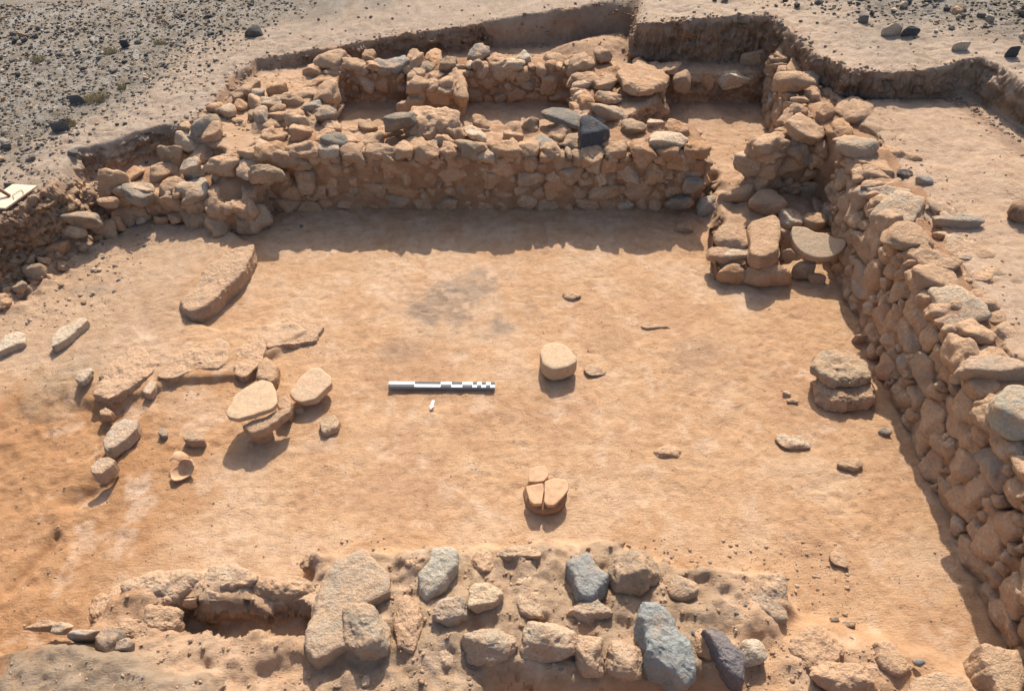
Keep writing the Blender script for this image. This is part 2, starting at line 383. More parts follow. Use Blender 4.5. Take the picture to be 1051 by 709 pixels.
def axis(a, b, s, lo, hi):
    v = list(np.arange(a, b + 1e-6, s)); d = s; x = v[-1]
    while x < hi: d *= 1.12; x += d; v.append(x)
    d = s; x = v[0]; w = []
    while x > lo: d *= 1.12; x -= d; w.append(x)
    return np.array(w[::-1] + v)
gx = axis(-6.0, 6.0, .0175, -300, 300); gy = axis(1.75, 10.6, .0175, -60, 500)
X, Y = np.meshgrid(gx, gy); xf, yf = X.ravel(), Y.ravel()
Z = H(xf, yf)
# soil colours (orange floor, grey topsoil, ochre pocket, ash stains, darker band inside the trench rim)
def soil_col(x, y, z):
    p = pts3(x, y)
    jj = fbm(p, 1.5, 4, .55, 40)
    c = np.tile(np.array([.565, .352, .203]), (len(x), 1))
    def blend(col, w):
        nonlocal c
        w = np.clip(w, 0, 1)[:, None]; c = c*(1-w) + np.array(col)*w
    blend((.61, .42, .275), smooth(.0, .6, jj)*.65)
    blend((.47, .28, .165), smooth(.05, .7, -jj)*.5)
    blend((.50, .345, .235), smooth(.1, .25, z)*.5)
    blend((.50, .36, .255), smooth(.8, .95, z)*smooth(3.4, 3.7, x)*.7)
    blend((.45, .24, .115), smooth(-2.0, -3.2, x + .35*jj)*smooth(5.2, 4.6, y - .12*(x+4) + .35*jj)*.85)
    # dusty grey floor to the left
    blend((.50, .35, .235), smooth(-3.0, -3.7, x)*smooth(5.0, 5.3, y + .12*(x+4)+.15*jj)*.75*(z < .25))
    outer = smooth(-.02, .10, polysd(x, y, pit_top) + .03*jj)
    topz = smooth(-.22, -.03, z - zs(x, y))
    blend((.25, .16, .11), smooth(.25, .0, np.abs(polysd(x, y, pit_top)))*(1-outer)*.6)  # darker towards the rim along the inside of the trench cut
    blend((.40, .31, .235), outer*topz)
    d = polysd(x, y, pit_top)
    blend((.23, .195, .155), outer*smooth(.8, 1.5, d + .3*jj)*.95)
    blend((.36, .34, .31), outer*smooth(1.0, 1.7, d)*smooth(.0, .5, fbm(p, 11, 4, .7, 50))*.6)
    blend((.50, .37, .265), outer*smooth(.7, .2, d + .3*jj)*smooth(-2, 3, x)*.6)
    # near bank grey dust
    nbw = smooth(.30, .38, z)*smooth(2.6, 2.35, y)*smooth(-1.0, -2.1, x + .3*jj)
    blend((.345, .265, .19), nbw*.9)
    fwm = smooth(.09, .17, z)*smooth(3.3, 3.1, y)*smooth(-1.4, -1.1, x)*smooth(1.7, 1.3, x)
    blend((.42, .30, .20), fwm*.8)
    # ash stains on the floor
    for (px, py, r, k, cc) in [(470, 318, .75, .6, (.24, .19, .15)), (492, 300, .4, .5, (.2, .17, .14)), (725, 372, .45, .4, (.28, .19, .14)), (100, 300, .22, .5, (.27, .21, .16)),
                           (620, 345, .3, .25, (.3, .2, .14)), (410, 360, .3, .3, (.28, .22, .17)), (300, 215, .4, .3, (.35, .25, .18)), (60, 400, .5, .4, (.36, .29, .2))]:
        q = W(px, py, 0); dd = np.hypot((x-q[0]), (y-q[1])*1.3)/r + .55*fbm(p, 3.5, 4, .6, px)
        blend(cc, smooth(1.1, .2, dd)*k*(z < .2))
    wh = fbm(p, 4.5, 4, .65, 77)
    blend((.66, .47, .33), smooth(.35, .9, wh)*.5*(z < .3)*(np.hypot(x-.3, y-4) < 4.5))
    # pale plaster streaks left
    for (px, py, r) in [(140, 520, .22), (125, 560, .22), (205, 600, .3), (140, 500, .18)]:
        q = W(px, py, 0); dd = np.hypot((x-q[0])*1.6, y-q[1])/r + .8*fbm(p, 5, 4, .65, px)
        blend((.66, .49, .36), smooth(.9, .3, dd)*.5)
    return c
nxg, nyg = len(gx), len(gy)
ii = (np.arange(nyg-1)[:, None]*nxg + np.arange(nxg-1)[None, :]).ravel()
gf = np.stack([ii, ii+1, ii+1+nxg, ii+nxg], 1)
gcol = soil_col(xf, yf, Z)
# push steep banks about sideways so that the cut faces are rough
xyz = np.stack([xf, yf, Z], 1)
zc = Z[gf]; rng = zc.max(1) - zc.min(1); hyp = np.hypot(xyz[gf[:, 2], 0] - xyz[gf[:, 0], 0], xyz[gf[:, 2], 1] - xyz[gf[:, 0], 1])
steep = (rng > .045) & (hyp < .03)
vw = np.ones(len(Z)); vw[gf[~steep].ravel()] = 0
K = 5; sf = gf[steep]; t = np.linspace(0, 1, K+1); U, Vv = np.meshgrid(t, t); U, Vv = U.ravel(), Vv.ravel()
wq = np.stack([(1-U)*(1-Vv), U*(1-Vv), U*Vv, (1-U)*Vv], 1)                     # (36,4)
sp = np.einsum('kc,fcd->fkd', wq, xyz[sf]).reshape(-1, 3); sc = np.einsum('kc,fcd->fkd', wq, gcol[sf]).reshape(-1, 3)
sw = np.einsum('kc,fc->fk', wq, vw[sf]).ravel(); sw = smooth(0, 1, sw)
gz = Z.reshape(nyg, nxg); gyy, gxx = np.gradient(gz); g2 = np.stack([gxx.ravel(), gyy.ravel()], 1); g2 /= np.linalg.norm(g2, axis=1)[:, None] + 1e-6
sg = np.einsum('kc,fcd->fkd', wq, g2[sf]).reshape(-1, 2)
dn = .03*fbm(sp*np.array([1, 1, 2.2]), 6, 5, .62, 3) + .03*np.minimum(ridged(sp*np.array([1, 1, 2.6]), 6, 4, 11), .3)
sp[:, :2] -= sg*(dn*sw*1.7)[:, None]; sp[:, 2] += .02*fbm(sp, 11, 3, .6, 8)*sw
lq = np.array([[j*(K+1)+i, j*(K+1)+i+1, (j+1)*(K+1)+i+1, (j+1)*(K+1)+i] for j in range(K) for i in range(K)])
nf = (len(Z) + np.arange(len(sf))[:, None, None]*(K+1)**2 + lq[None]).reshape(-1, 4)
key = np.round(sp, 5)
sp_u, inv = np.unique(np.round(sp*2e4).astype(np.int64), axis=0, return_inverse=True); inv = inv.ravel()
first = np.zeros(len(sp_u), np.int64); first[inv] = np.arange(len(sp))
nf = inv[nf - len(Z)] + len(Z)
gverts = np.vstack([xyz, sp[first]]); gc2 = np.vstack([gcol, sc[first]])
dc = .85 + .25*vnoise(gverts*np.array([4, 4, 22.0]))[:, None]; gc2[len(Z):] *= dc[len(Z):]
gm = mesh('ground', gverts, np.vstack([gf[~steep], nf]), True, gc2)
tag(link('ground', gm, SOIL), kind='structure')
Zg = Z.reshape(nyg, nxg)
def hz(x, y):
    i = int(np.clip(np.searchsorted(gx, x), 1, nxg-1)); j = int(np.clip(np.searchsorted(gy, y), 1, nyg-1)); return float(Zg[j, i])

# ------------------------------------------------------------------ masonry
def face_cells(length, h, hmin, hmax, ratio=(1.0, 2.1)):
    """random rubble: stones of many sizes packed by dart throwing, big first -> (s, t, w, h)"""
    m = (hmin + hmax)/2; out = []
    grid = .02; nx, ny = int(length/grid)+2, int(h/grid)+2; occ = np.zeros((ny, nx), bool)
    for size, tries in ((1.4, 1.2), (1.2, 4), (1.0, 9), (.8, 14), (.6, 20), (.42, 22)):
        for _ in range(int(tries*length*h/(m*m*size*size))):
            hh = m*size*RS.uniform(.8, 1.15); w = hh*RS.uniform(*ratio)
            sc, tc = RS.uniform(0, length), RS.uniform(hh*.4, max(h - hh*.35, hh*.45))
            i0, i1 = int((sc-w*.43)/grid), int((sc+w*.43)/grid)+1; j0, j1 = int((tc-hh*.43)/grid), int((tc+hh*.43)/grid)+1
            i0, j0 = max(i0, 0), max(j0, 0)
            if occ[j0:j1, i0:i1].any(): continue
            # slide down onto what carries it
            while j0 > 0 and not occ[j0-1:j1-1, i0:i1].any(): j0 -= 1; j1 -= 1; tc -= grid
            occ[j0:j1, i0:i1] = True; out.append((sc, tc, w, hh))
    return out
class Wall:
    def __init__(self, name, label, loc, cat='stone wall'):
        self.e = empty(name, loc, label, cat); self.st = []
    def core(self, cs, z0, zt, **kw):
        block('mud_core', cs, z0, zt, self.e, **kw)
    def face(self, a, b, z0, za, zb=None, hmin=.09, hmax=.17, out=.018, depth=.11, ratio=(1.0, 2.1), batter=0.0, dust=.55, kind='face_stone', skip=None):
        a, b = np.array(a, float), np.array(b, float); zb = za if zb is None else zb
        L = np.linalg.norm(b-a); d = (b-a)/L; nrm = np.array([d[1], -d[0]])      # outward: right of a->b
        ang = math.atan2(d[1], d[0])
        for s, t, w, h in face_cells(L, max(za, zb)-z0, hmin, hmax, ratio):
            zt = za + (zb-za)*np.clip(s/L, 0, 1)
            if z0 + t + h*.3 > zt or s > L + .02: continue
            q = a + d*s + nrm*(out - depth + RS.uniform(-.025, .025) - batter*t)
            R = rotz(ang + RS.uniform(-.2, .2)) @ roty(RS.uniform(-.22, .22)) @ rotx(RS.uniform(-.18, .18))
            if skip and skip(q[0], q[1], z0+t): continue
            self.st.append((kind, (q[0], q[1], z0+t), w/2*1.12, depth, h/2*1.14, R, pickcol(), dust + .12 + RS.uniform(-.3, .2)))
    def top(self, poly, zfun, r=.17, size=(.09, .17), th=(.05, .09), dust=.3, kind='capstone', n=400):
        P = np.array(poly); lo, hi = P.min(0), P.max(0); pts = []
        for _ in range(n*6):
            q = lo + RS.rand(2)*(hi-lo)
            if polysd(np.array([q[0]]), np.array([q[1]]), P)[0] > -.02: continue
            rr = r*RS.uniform(.75, 1.25)
            if all((q[0]-k[0])**2 + (q[1]-k[1])**2 > (.5*(rr + k[2]))**2*1.9 for k in pts): pts.append((q[0], q[1], rr))
            if len(pts) >= n: break
        for x, y, rr in pts:
            a = rr*RS.uniform(.62, .95); b = a*RS.uniform(.6, .9); c = RS.uniform(*th)*RS.uniform(.8, 1.2)
            R = rotz(RS.uniform(0, math.pi)) @ rotx(RS.uniform(-.3, .3)) @ roty(RS.uniform(-.3, .3))
            self.st.append((kind, (x, y, zfun(x, y) + c*RS.uniform(-.5, .3)), a, b, c, R, pickcol(), dust + .2 + RS.uniform(-.35, .2)))
    def add(self, kind, x0, y0, x1, y1, z, th, col, label=None, **kw):
        o = box_stone(kind, x0, y0, x1, y1, z, th, col, parent=self.e, **kw)
        if label: o['label'] = label
    def build(self, big=5, rough=.06):
        cam_p = np.array([0, 0, CH]); by = {}
        for s in self.st: by.setdefault(s[0], []).append(s)
        for kind, L in by.items():
            L.sort(key=lambda s: -(s[2]*s[4] + s[2]*s[3])/np.sum((np.array(s[1])-cam_p)**2))
            rest = []
            for i, (k, loc, a, b, c, R, col, du) in enumerate(L):
                px = 800*a*2/np.linalg.norm(np.array(loc)-cam_p)
                kw = dict(sub=5 if px > 42 else (4 if px > 16 else 3), p=RS.uniform(10, 34), cuts=RS.randint(9, 18), rough=rough*RS.uniform(1.5, 2.6), bend=.2)
                if i < 95: rock(k, loc, a, b, c, R, col, du, self.e, **kw)
                else:
                    V, Fc = rock_verts(a, b, c, R, **kw); rest.append((V + np.array(loc), Fc, jcol(col), du))
            if rest: merged({'face_stone': 'small_face_stones', 'capstone': 'small_capstones'}.get(kind, 'small_stones'), rest, self.e, 'stuff')
def merged(name, parts, parent=None, kind=None, shade=True, loc=None):
    V = []; Fs = []; C = []; D = []; n = 0
    for v, f, c, d in parts:
        V.append(v); Fs.append(f + n); n += len(v); C.append(np.tile(c, (len(v), 1))); D.append(np.full(len(v), d))
    loc = np.array(parent.location[:]) if parent is not None else np.zeros(3)
    me = mesh(name, np.vstack(V) - loc, np.vstack(Fs), shade, np.vstack(C), np.concatenate(D))
    o = link(name, me, STONE, parent, tuple(loc))
    if kind: o['kind'] = kind
    return o

# --- main cross wall
A = Wall('rubble_wall', 'long rubble stone wall across the back of the orange floor, dark boulder on top', (-.3, 8.1, 0))
A.core([(-2.95, 7.705), (2.22, 7.705), (2.2, 8.5), (-2.95, 8.5)], -.1, [.66, .66, .68, .66])
A.face((-2.98, 7.68), (-2.35, 7.62), -.04, .74, hmin=.13, hmax=.2)
A.face((-2.35, 7.70), (2.05, 7.68), -.04, .73, hmin=.11, hmax=.18, ratio=(.9, 2.1))
A.face((2.05, 7.68), (2.3, 7.9), 0, .5, .45); A.face((2.27, 7.85), (2.25, 8.5), .15, .6, .6)
A.face((2.2, 8.5), (-2.95, 8.5), .3, .66, hmin=.12, hmax=.18)
A.top([(-2.9, 7.72), (2.12, 7.70), (2.1, 8.5), (-2.9, 8.5)], lambda x, y: .69, r=.2, n=95, th=(.05, .09))
# front arris: larger blocks in a row
x = -2.85
while x < 2.0:
    w = RS.uniform(.2, .34)
    if not (.62 < x + w/2 < .95):
        A.st.append(('capstone', (x+w/2, 7.76 + RS.uniform(-.02, .03), .73 + RS.uniform(-.015, .02)), w/2*1.0, RS.uniform(.1, .14), RS.uniform(.065, .09),
                 rotz(RS.uniform(-.2, .2)) @ roty(RS.uniform(-.12, .12)), pickcol(), RS.uniform(.1, .5)))
    x += w*RS.uniform(.95, 1.1)
A.build()
A.add('dark_boulder', 594, 120, 626, 151, .74, .22, DARK, 'black angular boulder on the front edge of the wall', dust=-.25, p=14, cuts=7)
A.add('grey_slab', 556, 108, 598, 130, .74, .09, GREY, 'bluish grey elongated slab lying on the wall top', dust=-.15, rot=-.5)
A.add('pale_block', 668, 132, 708, 156, .72, .15, PALE, 'large pale flat block near the right end of the wall', dust=.2, p=12)
A.add('grey_stone', 599, 146, 622, 168, .55, .2, BLUEG, 'grey stone in the top course under the black boulder', dust=-.1)
A.add('grey_stone', 699, 181, 724, 198, .33, .14, GREY, dust=.3, cuts=14, rough=.1); A.add('grey_stone', 684, 199, 712, 216, .1, .15, GREY, dust=.3, cuts=14, rough=.1)
A.add('mound_stone', 415, 108, 470, 146, .66, .20, TAN, 'broad humped stone on the wall top', dust=.75, p=7, rough=.2, cuts=14)
A.add('grey_stone', 393, 113, 428, 136, .78, .16, GREY, 'pointed grey stone leaning on the wall top', dust=0, p=14, rot=.4)
A.add('grey_stone', 328, 136, 358, 158, .70, .14, GREY, dust=0)

# --- stub pier at its left end
J = Wall('stone_pier', 'stubby stone pier jutting forward at the left end of the long rubble wall', (-3.15, 7.4, 0), 'stone pier')
J.core([(-3.36, 7.22), (-2.92, 7.22), (-2.9, 7.75), (-3.4, 7.75)], -.1, [.30, .30, .6, .6])
J.core([(-3.42, 7.6), (-2.9, 7.6), (-2.9, 8.5), (-3.4, 8.5)], 0, [.58, .6, .62, .6])
J.face((-3.4, 7.18), (-2.92, 7.18), -.03, .36, hmin=.15, hmax=.24, ratio=(.9, 1.4)); J.face((-2.9, 7.2), (-2.88, 7.7), -.03, .34, .6, hmin=.13, hmax=.2)
J.face((-3.4, 7.62), (-3.4, 7.2), -.03, .5, .34, hmin=.13, hmax=.2); J.face((-3.4, 7.6), (-2.92, 7.56), .3, .66, hmin=.12, hmax=.17)
J.top([(-3.38, 7.2), (-2.92, 7.2), (-2.92, 7.55), (-3.38, 7.55)], lambda x, y: .32, r=.2, n=10)
J.top([(-3.4, 7.6), (-2.92, 7.6), (-2.92, 8.45), (-3.4, 8.45)], lambda x, y: .6, r=.19, n=20)
J.build()
# --- low wall at left
I = Wall('low_wall', 'low rubble wall left of the stubby pier, two courses high', (-4.0, 7.6, 0))
I.core([(-4.5, 7.43), (-3.42, 7.38), (-3.4, 8.0), (-4.45, 8.0)], -.1, [.36, .38, .5, .42])
I.face((-4.55, 7.41), (-3.42, 7.36), .0, .43, hmin=.12, hmax=.19, ratio=(1.1, 2.2)); I.face((-4.5, 8.0), (-4.5, 7.42), .0, .42)
I.top([(-4.5, 7.42), (-3.42, 7.38), (-3.42, 7.95), (-4.45, 7.95)], lambda x, y: .38 + .2*(y-7.4)*(x+4.6), r=.2, n=30)
I.build()
# --- rear room walls
G = Wall('rear_wall', 'rear rubble wall closing the small rooms under the far trench edge', (-.7, 9.9, .2))
G.core([(-2.45, 9.82), (.95, 9.82), (.95, 10.2), (-2.45, 10.2)], .1, [.68, .72, .74, .7], res=.05)
G.face((-2.45, 9.8), (.9, 9.8), .24, .76, .78, hmin=.1, hmax=.17); G.face((-2.45, 10.2), (-2.45, 9.8), .3, .7)
G.top([(-2.45, 9.82), (.92, 9.82), (.92, 10.2), (-2.45, 10.2)], lambda x, y: .74, r=.19, n=60)
G.build()
Np = Wall('projecting_pier', 'orange stained stone pier projecting from the rear wall between two small rooms', (-1.0, 9.5, .2), 'stone pier')
Np.core([(-1.32, 9.4), (-.66, 9.4), (-.62, 9.84), (-1.3, 9.84)], .1, [.64, .62, .7, .7])
Np.face((-1.32, 9.38), (-.66, 9.38), .24, .72, hmin=.11, hmax=.17, dust=.9); Np.face((-.64, 9.38), (-.62, 9.8), .24, .72, dust=.8, hmin=.15, hmax=.22); Np.face((-1.34, 9.8), (-1.34, 9.4), .24, .7, dust=.6)
Np.top([(-1.32, 9.4), (-.66, 9.4), (-.66, 9.84), (-1.3, 9.84)], lambda x, y: .67, r=.17, n=22, dust=.6)
Np.build()
# --- left side of the rear rooms
Q = Wall('side_wall', 'tumbled side wall at the left of the small rear rooms', (-2.45, 9.1, .2))
Q.core([(-2.75, 8.5), (-2.3, 8.5), (-2.3, 9.9), (-2.75, 9.9)], .1, [.6, .6, .68, .68], res=.05)
Q.face((-2.28, 8.5), (-2.28, 9.85), .24, .66, hmin=.1, hmax=.17)
Q.top([(-2.75, 8.5), (-2.3, 8.5), (-2.3, 9.9), (-2.75, 9.9)], lambda x, y: .64, r=.2, n=35)
Q.build()
# --- cross wall between rear room and passage
E = Wall('cross_wall', 'short cross wall running back from the long wall to the rear, beside the passage', (1.0, 9.2, .2))
E.core([(.78, 8.5), (1.3, 8.5), (1.32, 10.0), (.82, 10.0)], .1, [.66, .66, .74, .74], res=.045)
E.face((.8, 10.0), (.76, 8.5), .25, .74, hmin=.1, hmax=.17); E.face((1.3, 8.5), (1.36, 9.3), .28, .68, hmin=.12, hmax=.18)
E.top([(.8, 8.5), (1.3, 8.5), (1.32, 10.05), (.82, 10.05)], lambda x, y: .70 + .05*(y-8.5), r=.23, n=42, th=(.06, .1))
E.build()
Fp = Wall('slab_topped_pier', 'stacked stone pier capped by a wide pale flat slab, far side of passage', (1.65, 9.55, .2), 'stone pier')
Fp.core([(1.38, 9.38), (1.93, 9.38), (1.95, 9.95), (1.38, 9.95)], .15, .68)
Fp.face((1.36, 9.34), (1.95, 9.32), .26, .74, hmin=.12, hmax=.2); Fp.face((1.97, 9.34), (1.97, 9.95), .26, .74, hmin=.12, hmax=.2)
Fp.top([(1.36, 9.6), (2.0, 9.6), (2.1, 10.0), (1.36, 10.0)], lambda x, y: .72, r=.2, n=12)
Fp.build()
slab('flat_slab', [(633, 78), (640, 69), (655, 65), (672, 66), (688, 74), (690, 82), (674, 90), (656, 92), (640, 88)], .86, .10, TAN, parent=Fp.e, rough=.1, cuts=9, dust=.5, slope=(-.12, .05))
# --- rear wall of the passage
Hh = Wall('passage_end_wall', 'low rubble wall closing the far end of the sunlit passage', (2.6, 9.9, .2))
Hh.core([(1.98, 9.82), (3.2, 9.8), (3.2, 10.15), (1.98, 10.2)], .15, [.52, .55, .6, .58], res=.05)
Hh.face((1.98, 9.8), (3.2, 9.78), .26, .58, .62, hmin=.11, hmax=.18)
Hh.top([(1.95, 9.82), (3.2, 9.8), (3.2, 10.2), (1.6, 10.25)], lambda x, y: .58, r=.23, n=30, th=(.06, .1)); 
Hh.build()
Hh.add('upright_block', 690, 72, 709, 95, .55, .2, TAN, p=14)
Hh.add('tilted_block', 741, 74, 765, 92, .52, .2, PALE, p=14, tilt=(.3, .3))
Hh.add('rounded_block', 764, 50, 796, 72, .62, .25, TAN)
# --- right wall
C = Wall('tall_side_wall', 'tall rubble wall in shade along the right edge of the floor, pale capstones', (3.8, 5.0, 0))
C.core([(3.59, 1.2), (4.15, 1.2), (4.15, 7.4), (3.59, 7.4)], -.1, [1.02, .99, .99, 1.02], amp=.045)
C.core([(3.55, 7.3), (4.1, 7.3), (3.85, 9.7), (3.38, 9.7)], 0, [.98, .96, .94, .94])
def zr(x, y): return 1.03
C.core([(3.53, 1.2), (3.8, 1.2), (3.8, 7.3), (3.53, 7.3)], -.1, .55, amp=.03)
C.face((3.485, 7.35), (3.485, 1.3), -.03, 1.03, hmin=.13, hmax=.21, ratio=(.9, 1.7), out=.022, batter=.04, dust=.75)
C.face((3.34, 9.75), (3.25, 8.3), .26, .98, hmin=.12, hmax=.18, ratio=(.9, 1.8), out=.02)
# long pale capstones laid across the inner edge
y = 1.5
while y < 7.3:
    w = RS.uniform(.16, .42)
    if RS.rand() < .75:
        C.st.append(('capstone', (3.70 + RS.uniform(-.03, .09), y+w/2, .985 + RS.uniform(-.035, .02)), RS.uniform(.12, .22), w/2*1.0, RS.uniform(.06, .09),
             rotz(RS.uniform(-.6, .5)) @ rotx(RS.uniform(-.25, .25)) @ roty(RS.uniform(-.2, .2)), (TAN, PALE, TAN, BROWN)[RS.randint(4)], RS.uniform(.2, .7)))
    y += w
C.top([(3.8, 2.0), (4.3, 2.0), (4.2, 7.4), (3.8, 7.4)], lambda x, y: .965, r=.26, n=36, th=(.035, .06), dust=.6)
C.top([(3.6, 7.2), (4.1, 7.2), (3.9, 9.7), (3.36, 9.7)], lambda x, y: .97, r=.24, n=60, th=(.07, .11), dust=.35)
C.build()
# --- door jamb
D = Wall('door_jamb', 'stone door jamb jutting from the tall side wall beside the passage mouth', (3.1, 7.9, .1), 'door jamb')
D.core([(2.82, 7.74), (3.55, 7.74), (3.6, 8.4), (3.2, 8.4)], .1, .82)
D.face((2.74, 7.7), (3.5, 7.68), .2, .86, hmin=.13, hmax=.21, ratio=(1.1, 2.0)); D.face((3.22, 8.4), (2.8, 7.72), .26, .84, hmin=.13, hmax=.2)
D.top([(2.8, 7.72), (3.5, 7.7), (3.6, 8.4), (3.22, 8.4)], lambda x, y: .86, r=.24, n=22, th=(.07, .1))
D.build()

# ------------------------------------------------------------------ collapsed rubble at the back left
def stone_thing(name, x, y, a, b, c, col, label, cat, group, dust=.3, sink=.25, sub=3, z=None, tilt=.25, **kw):
    z = hz(x, y) if z is None else z
    R = rotz(RS.uniform(0, 6.28)) @ rotx(RS.uniform(-tilt, tilt)) @ roty(RS.uniform(-tilt, tilt))
    o = rock(name, (x, y, z + c*(1 - 2*sink)), a, b, c, R, col, dust, None, sub=sub, p=RS.uniform(9, 26), cuts=RS.randint(7, 15), rough=.09, bend=.2, **kw)
    return tag(o, label, cat, group)
reg = [tuple(W(*q)) for q in [(125, 190, .55), (150, 165, .6), (190, 140, .62), (225, 112, .66), (255, 95, .66), (345, 98, .66), (345, 140, .66), (300, 160, .66), (215, 190, .55), (160, 200, .5)]]
pts = []
lo, hi = np.min(reg, 0), np.max(reg, 0)
for _ in range(3000):
    q = lo + RS.rand(2)*(hi-lo)
    if polysd(np.array([q[0]]), np.array([q[1]]), reg)[0] > 0 or (-3.45 < q[0] < -2.85 and 7.1 < q[1] < 8.5) or (-4.5 < q[0] < -3.4 and 7.35 < q[1] < 8.0) or q[0] > -2.8: continue
    if all((q-k)@(q-k) > .17**2 for k in pts): pts.append(q)
for q in pts[:75]:
    a = RS.uniform(.07, .16)
    stone_thing('tumbled_stone', q[0], q[1], a, a*RS.uniform(.6, .9), a*RS.uniform(.4, .65), pickcol(), 'tan rubble stone tumbled in the collapse at the back left of the trench', 'rubble stone', 'tumbled rubble at the back left', dust=RS.uniform(0, .6), sink=.12, sub=4 if a > .12 else 3, tilt=.4)
for (x0, y0, x1, y1, z, th, c, l) in [
    (101, 172, 134, 200, .36, .26, TAN, 'large rounded boulder in the left trench corner under the dark cut'),
    (188, 137, 219, 157, .52, .2, GREY, 'greyish boulder at the foot of the left cut, above the low wall'),
    (163, 153, 186, 172, .45, .24, BROWN, 'brown boulder wedged against the left cut'),
    (184, 164, 206, 181, .5, .12, PALE, 'pale smooth cobble above the low wall at left'),
    (294, 115, 316, 137, .66, .2, PALE, 'squarish pale block standing in the tumbled rubble'),
    (326, 107, 346, 127, .72, .14, GREY, 'grey mottled stone on top of the tumbled rubble'),
    (279, 95, 312, 112, .66, .14, TAN, 'long tan stone at the back of the tumbled rubble'),
    (256, 168, 292, 188, .6, .16, BROWN, 'brownish block above the stubby pier')]:
    box_stone('boulder', x0, y0, x1, y1, z - .03, th, c, label=l, dust=.4, p=16, cuts=14, rough=.12)
# stones lining the left edge of the floor
for (x0, y0, x1, y1, z, th, c, l) in [
    (53, 227, 86, 246, .14, .14, PALE, 'long pale stone low on the left bank, nearest the camera of its row'),
    (78, 214, 104, 236, .22, .16, GREY, 'grey faceted stone in the middle of the row on the left bank'),
    (95, 226, 120, 246, .02, .18, TAN, 'triangular tan stone at the foot of the left bank'),
    (98, 200, 122, 214, .34, .10, TAN, 'small flat stone above the row on the left bank'),
    (24, 268, 46, 290, .02, .16, BROWN, 'round brown stone at the foot of the left bank'),
    (112, 222, 128, 238, .05, .14, ORNG, 'small orange stone at the corner of the low wall'),
    (40, 246, 68, 266, .04, .14, ORNG, 'orange stone half buried in the left bank')]:
    box_stone('bank_stone', x0, y0, x1, y1, z, th, c, label=l, dust=.3)

a_, b_ = W(0, 285, .25), W(100, 205, .4)
for k in range(60):
    t = RS.uniform(-.25, 1.1); q = a_ + (b_-a_)*t + np.array([-.5, 1])*RS.uniform(-.16, .22); s_ = RS.uniform(.02, .065)
    if np.hypot(*(q - W(12, 200, .66))) < .42: continue
    stone_thing('bank_stone', q[0], q[1], s_*1.2, s_, s_*.75, (TAN, BROWN, ORNG, TAN)[k % 4], 'brown earthy lump of rubble in the crumbling left bank below the board', 'rubble stone', 'rubble in the crumbling left bank', dust=RS.uniform(.5, .9), sink=.35, sub=4, tilt=.4)
# ------------------------------------------------------------------ doorway pedestal and its stones
ped = empty('mud_pedestal', (2.5, 6.7, 0), 'rough mud and stone pedestal in front of the doorway, pale slab on top', 'pedestal')
block('mud_body', [(2.17, 6.42), (2.88, 6.38), (2.92, 7.0), (2.2, 7.05)], -.08, [.22, .22, .24, .26], ped, amp=.05, rnd=.08)
for (x0, y0, x1, y1, z, th, c) in [(733, 228, 768, 262, .2, .16, TAN), (728, 250, 752, 272, .16, .12, TAN), (742, 252, 770, 268, .2, .08, PALE), (765, 268, 812, 296, .02, .22, ORNG), (737, 268, 768, 294, .0, .2, ORNG)]:
    box_stone('pedestal_stone', x0, y0, x1, y1, z, th, c, parent=ped, dust=.5)
slab('stone_block', [(768, 228), (773, 223), (796, 219), (801, 226), (803, 250), (802, 258), (794, 262), (782, 263), (771, 259), (770, 245)], .41, .17, TAN, 'tan rectangular block lying on the mud pedestal by the doorway', 'stone block', edge=.03, rough=.02, dust=.4, inset=.04)
# half-round grindstone leaning on small stones
def half_disc():
    n = 40; r = .285; V = []
    al = np.linspace(0, math.pi, n)
    out = [(r*math.cos(a), -r*1.0*math.sin(a)) for a in al] + [(x, .012*math.sin(x*30)+.03) for x in np.linspace(-r, r, 22)[1:-1]]
    return out
me, _ = slab_mesh('half_round_slab', half_disc(), 0, .10, (.50, .37, .25), dust=.15, rough=.01, p=16, cuts=0, sub=6, jit=.006)
q = W(837, 255, .3)
hs = link('half_round_slab', me, WORN, None, (q[0], q[1]+.02, .36)); hs.rotation_euler = (math.radians(21), math.radians(3), math.radians(-26))
tag(hs, 'smooth half round slab tilted on small stones against the tall side wall', 'half round slab')
for (x0, y0, x1, y1, z, th, c, l) in [
    (814, 267, 836, 289, .0, .2, BROWN, 'brown cobble propping the half round slab'),
    (828, 278, 846, 292, .0, .1, TAN, 'small cobble in the shade under the half round slab'),
    (801, 255, 816, 272, .12, .18, TAN, 'upright stone between the tan block and the half round slab'),
    (845, 240, 862, 262, .0, .26, BROWN, 'stone behind the half round slab at the wall foot'),
    (800, 214, 823, 238, .18, .12, PALE, 'pale flat stone behind the half round slab'),
    (822, 217, 850, 240, .18, .14, TAN, 'rough lump of stone between the half round slab and the side wall'),
    (770, 196, 805, 224, .2, .2, TAN, 'slanting pale topped boulder behind the mud pedestal'),
    (738, 190, 776, 212, .18, .18, TAN, 'broad stone at the passage threshold behind the pedestal'),
    (714, 200, 736, 224, .0, .2, (.32,.31,.28), 'greyish round stone at the right foot of the long wall'),
    (795, 182, 822, 198, .25, .12, GREY, 'dark grey flat stone in the shaded door niche'),
    (820, 186, 842, 200, .24, .10, PALE, 'pale pointed stone in the shaded door niche'),
    (776, 160, 792, 182, .28, .14, GREY, 'greyish stone at the passage side of the door jamb'),
    (692, 228, 712, 240, .0, .09, TAN, 'small block lying in the shadow of the long wall'),
    (729, 247, 740, 256, .0, .05, GREY, 'tiny round stone beside the mud pedestal')]:
    box_stone('loose_stone', x0, y0, x1, y1, z, th, c, label=l, dust=.3)

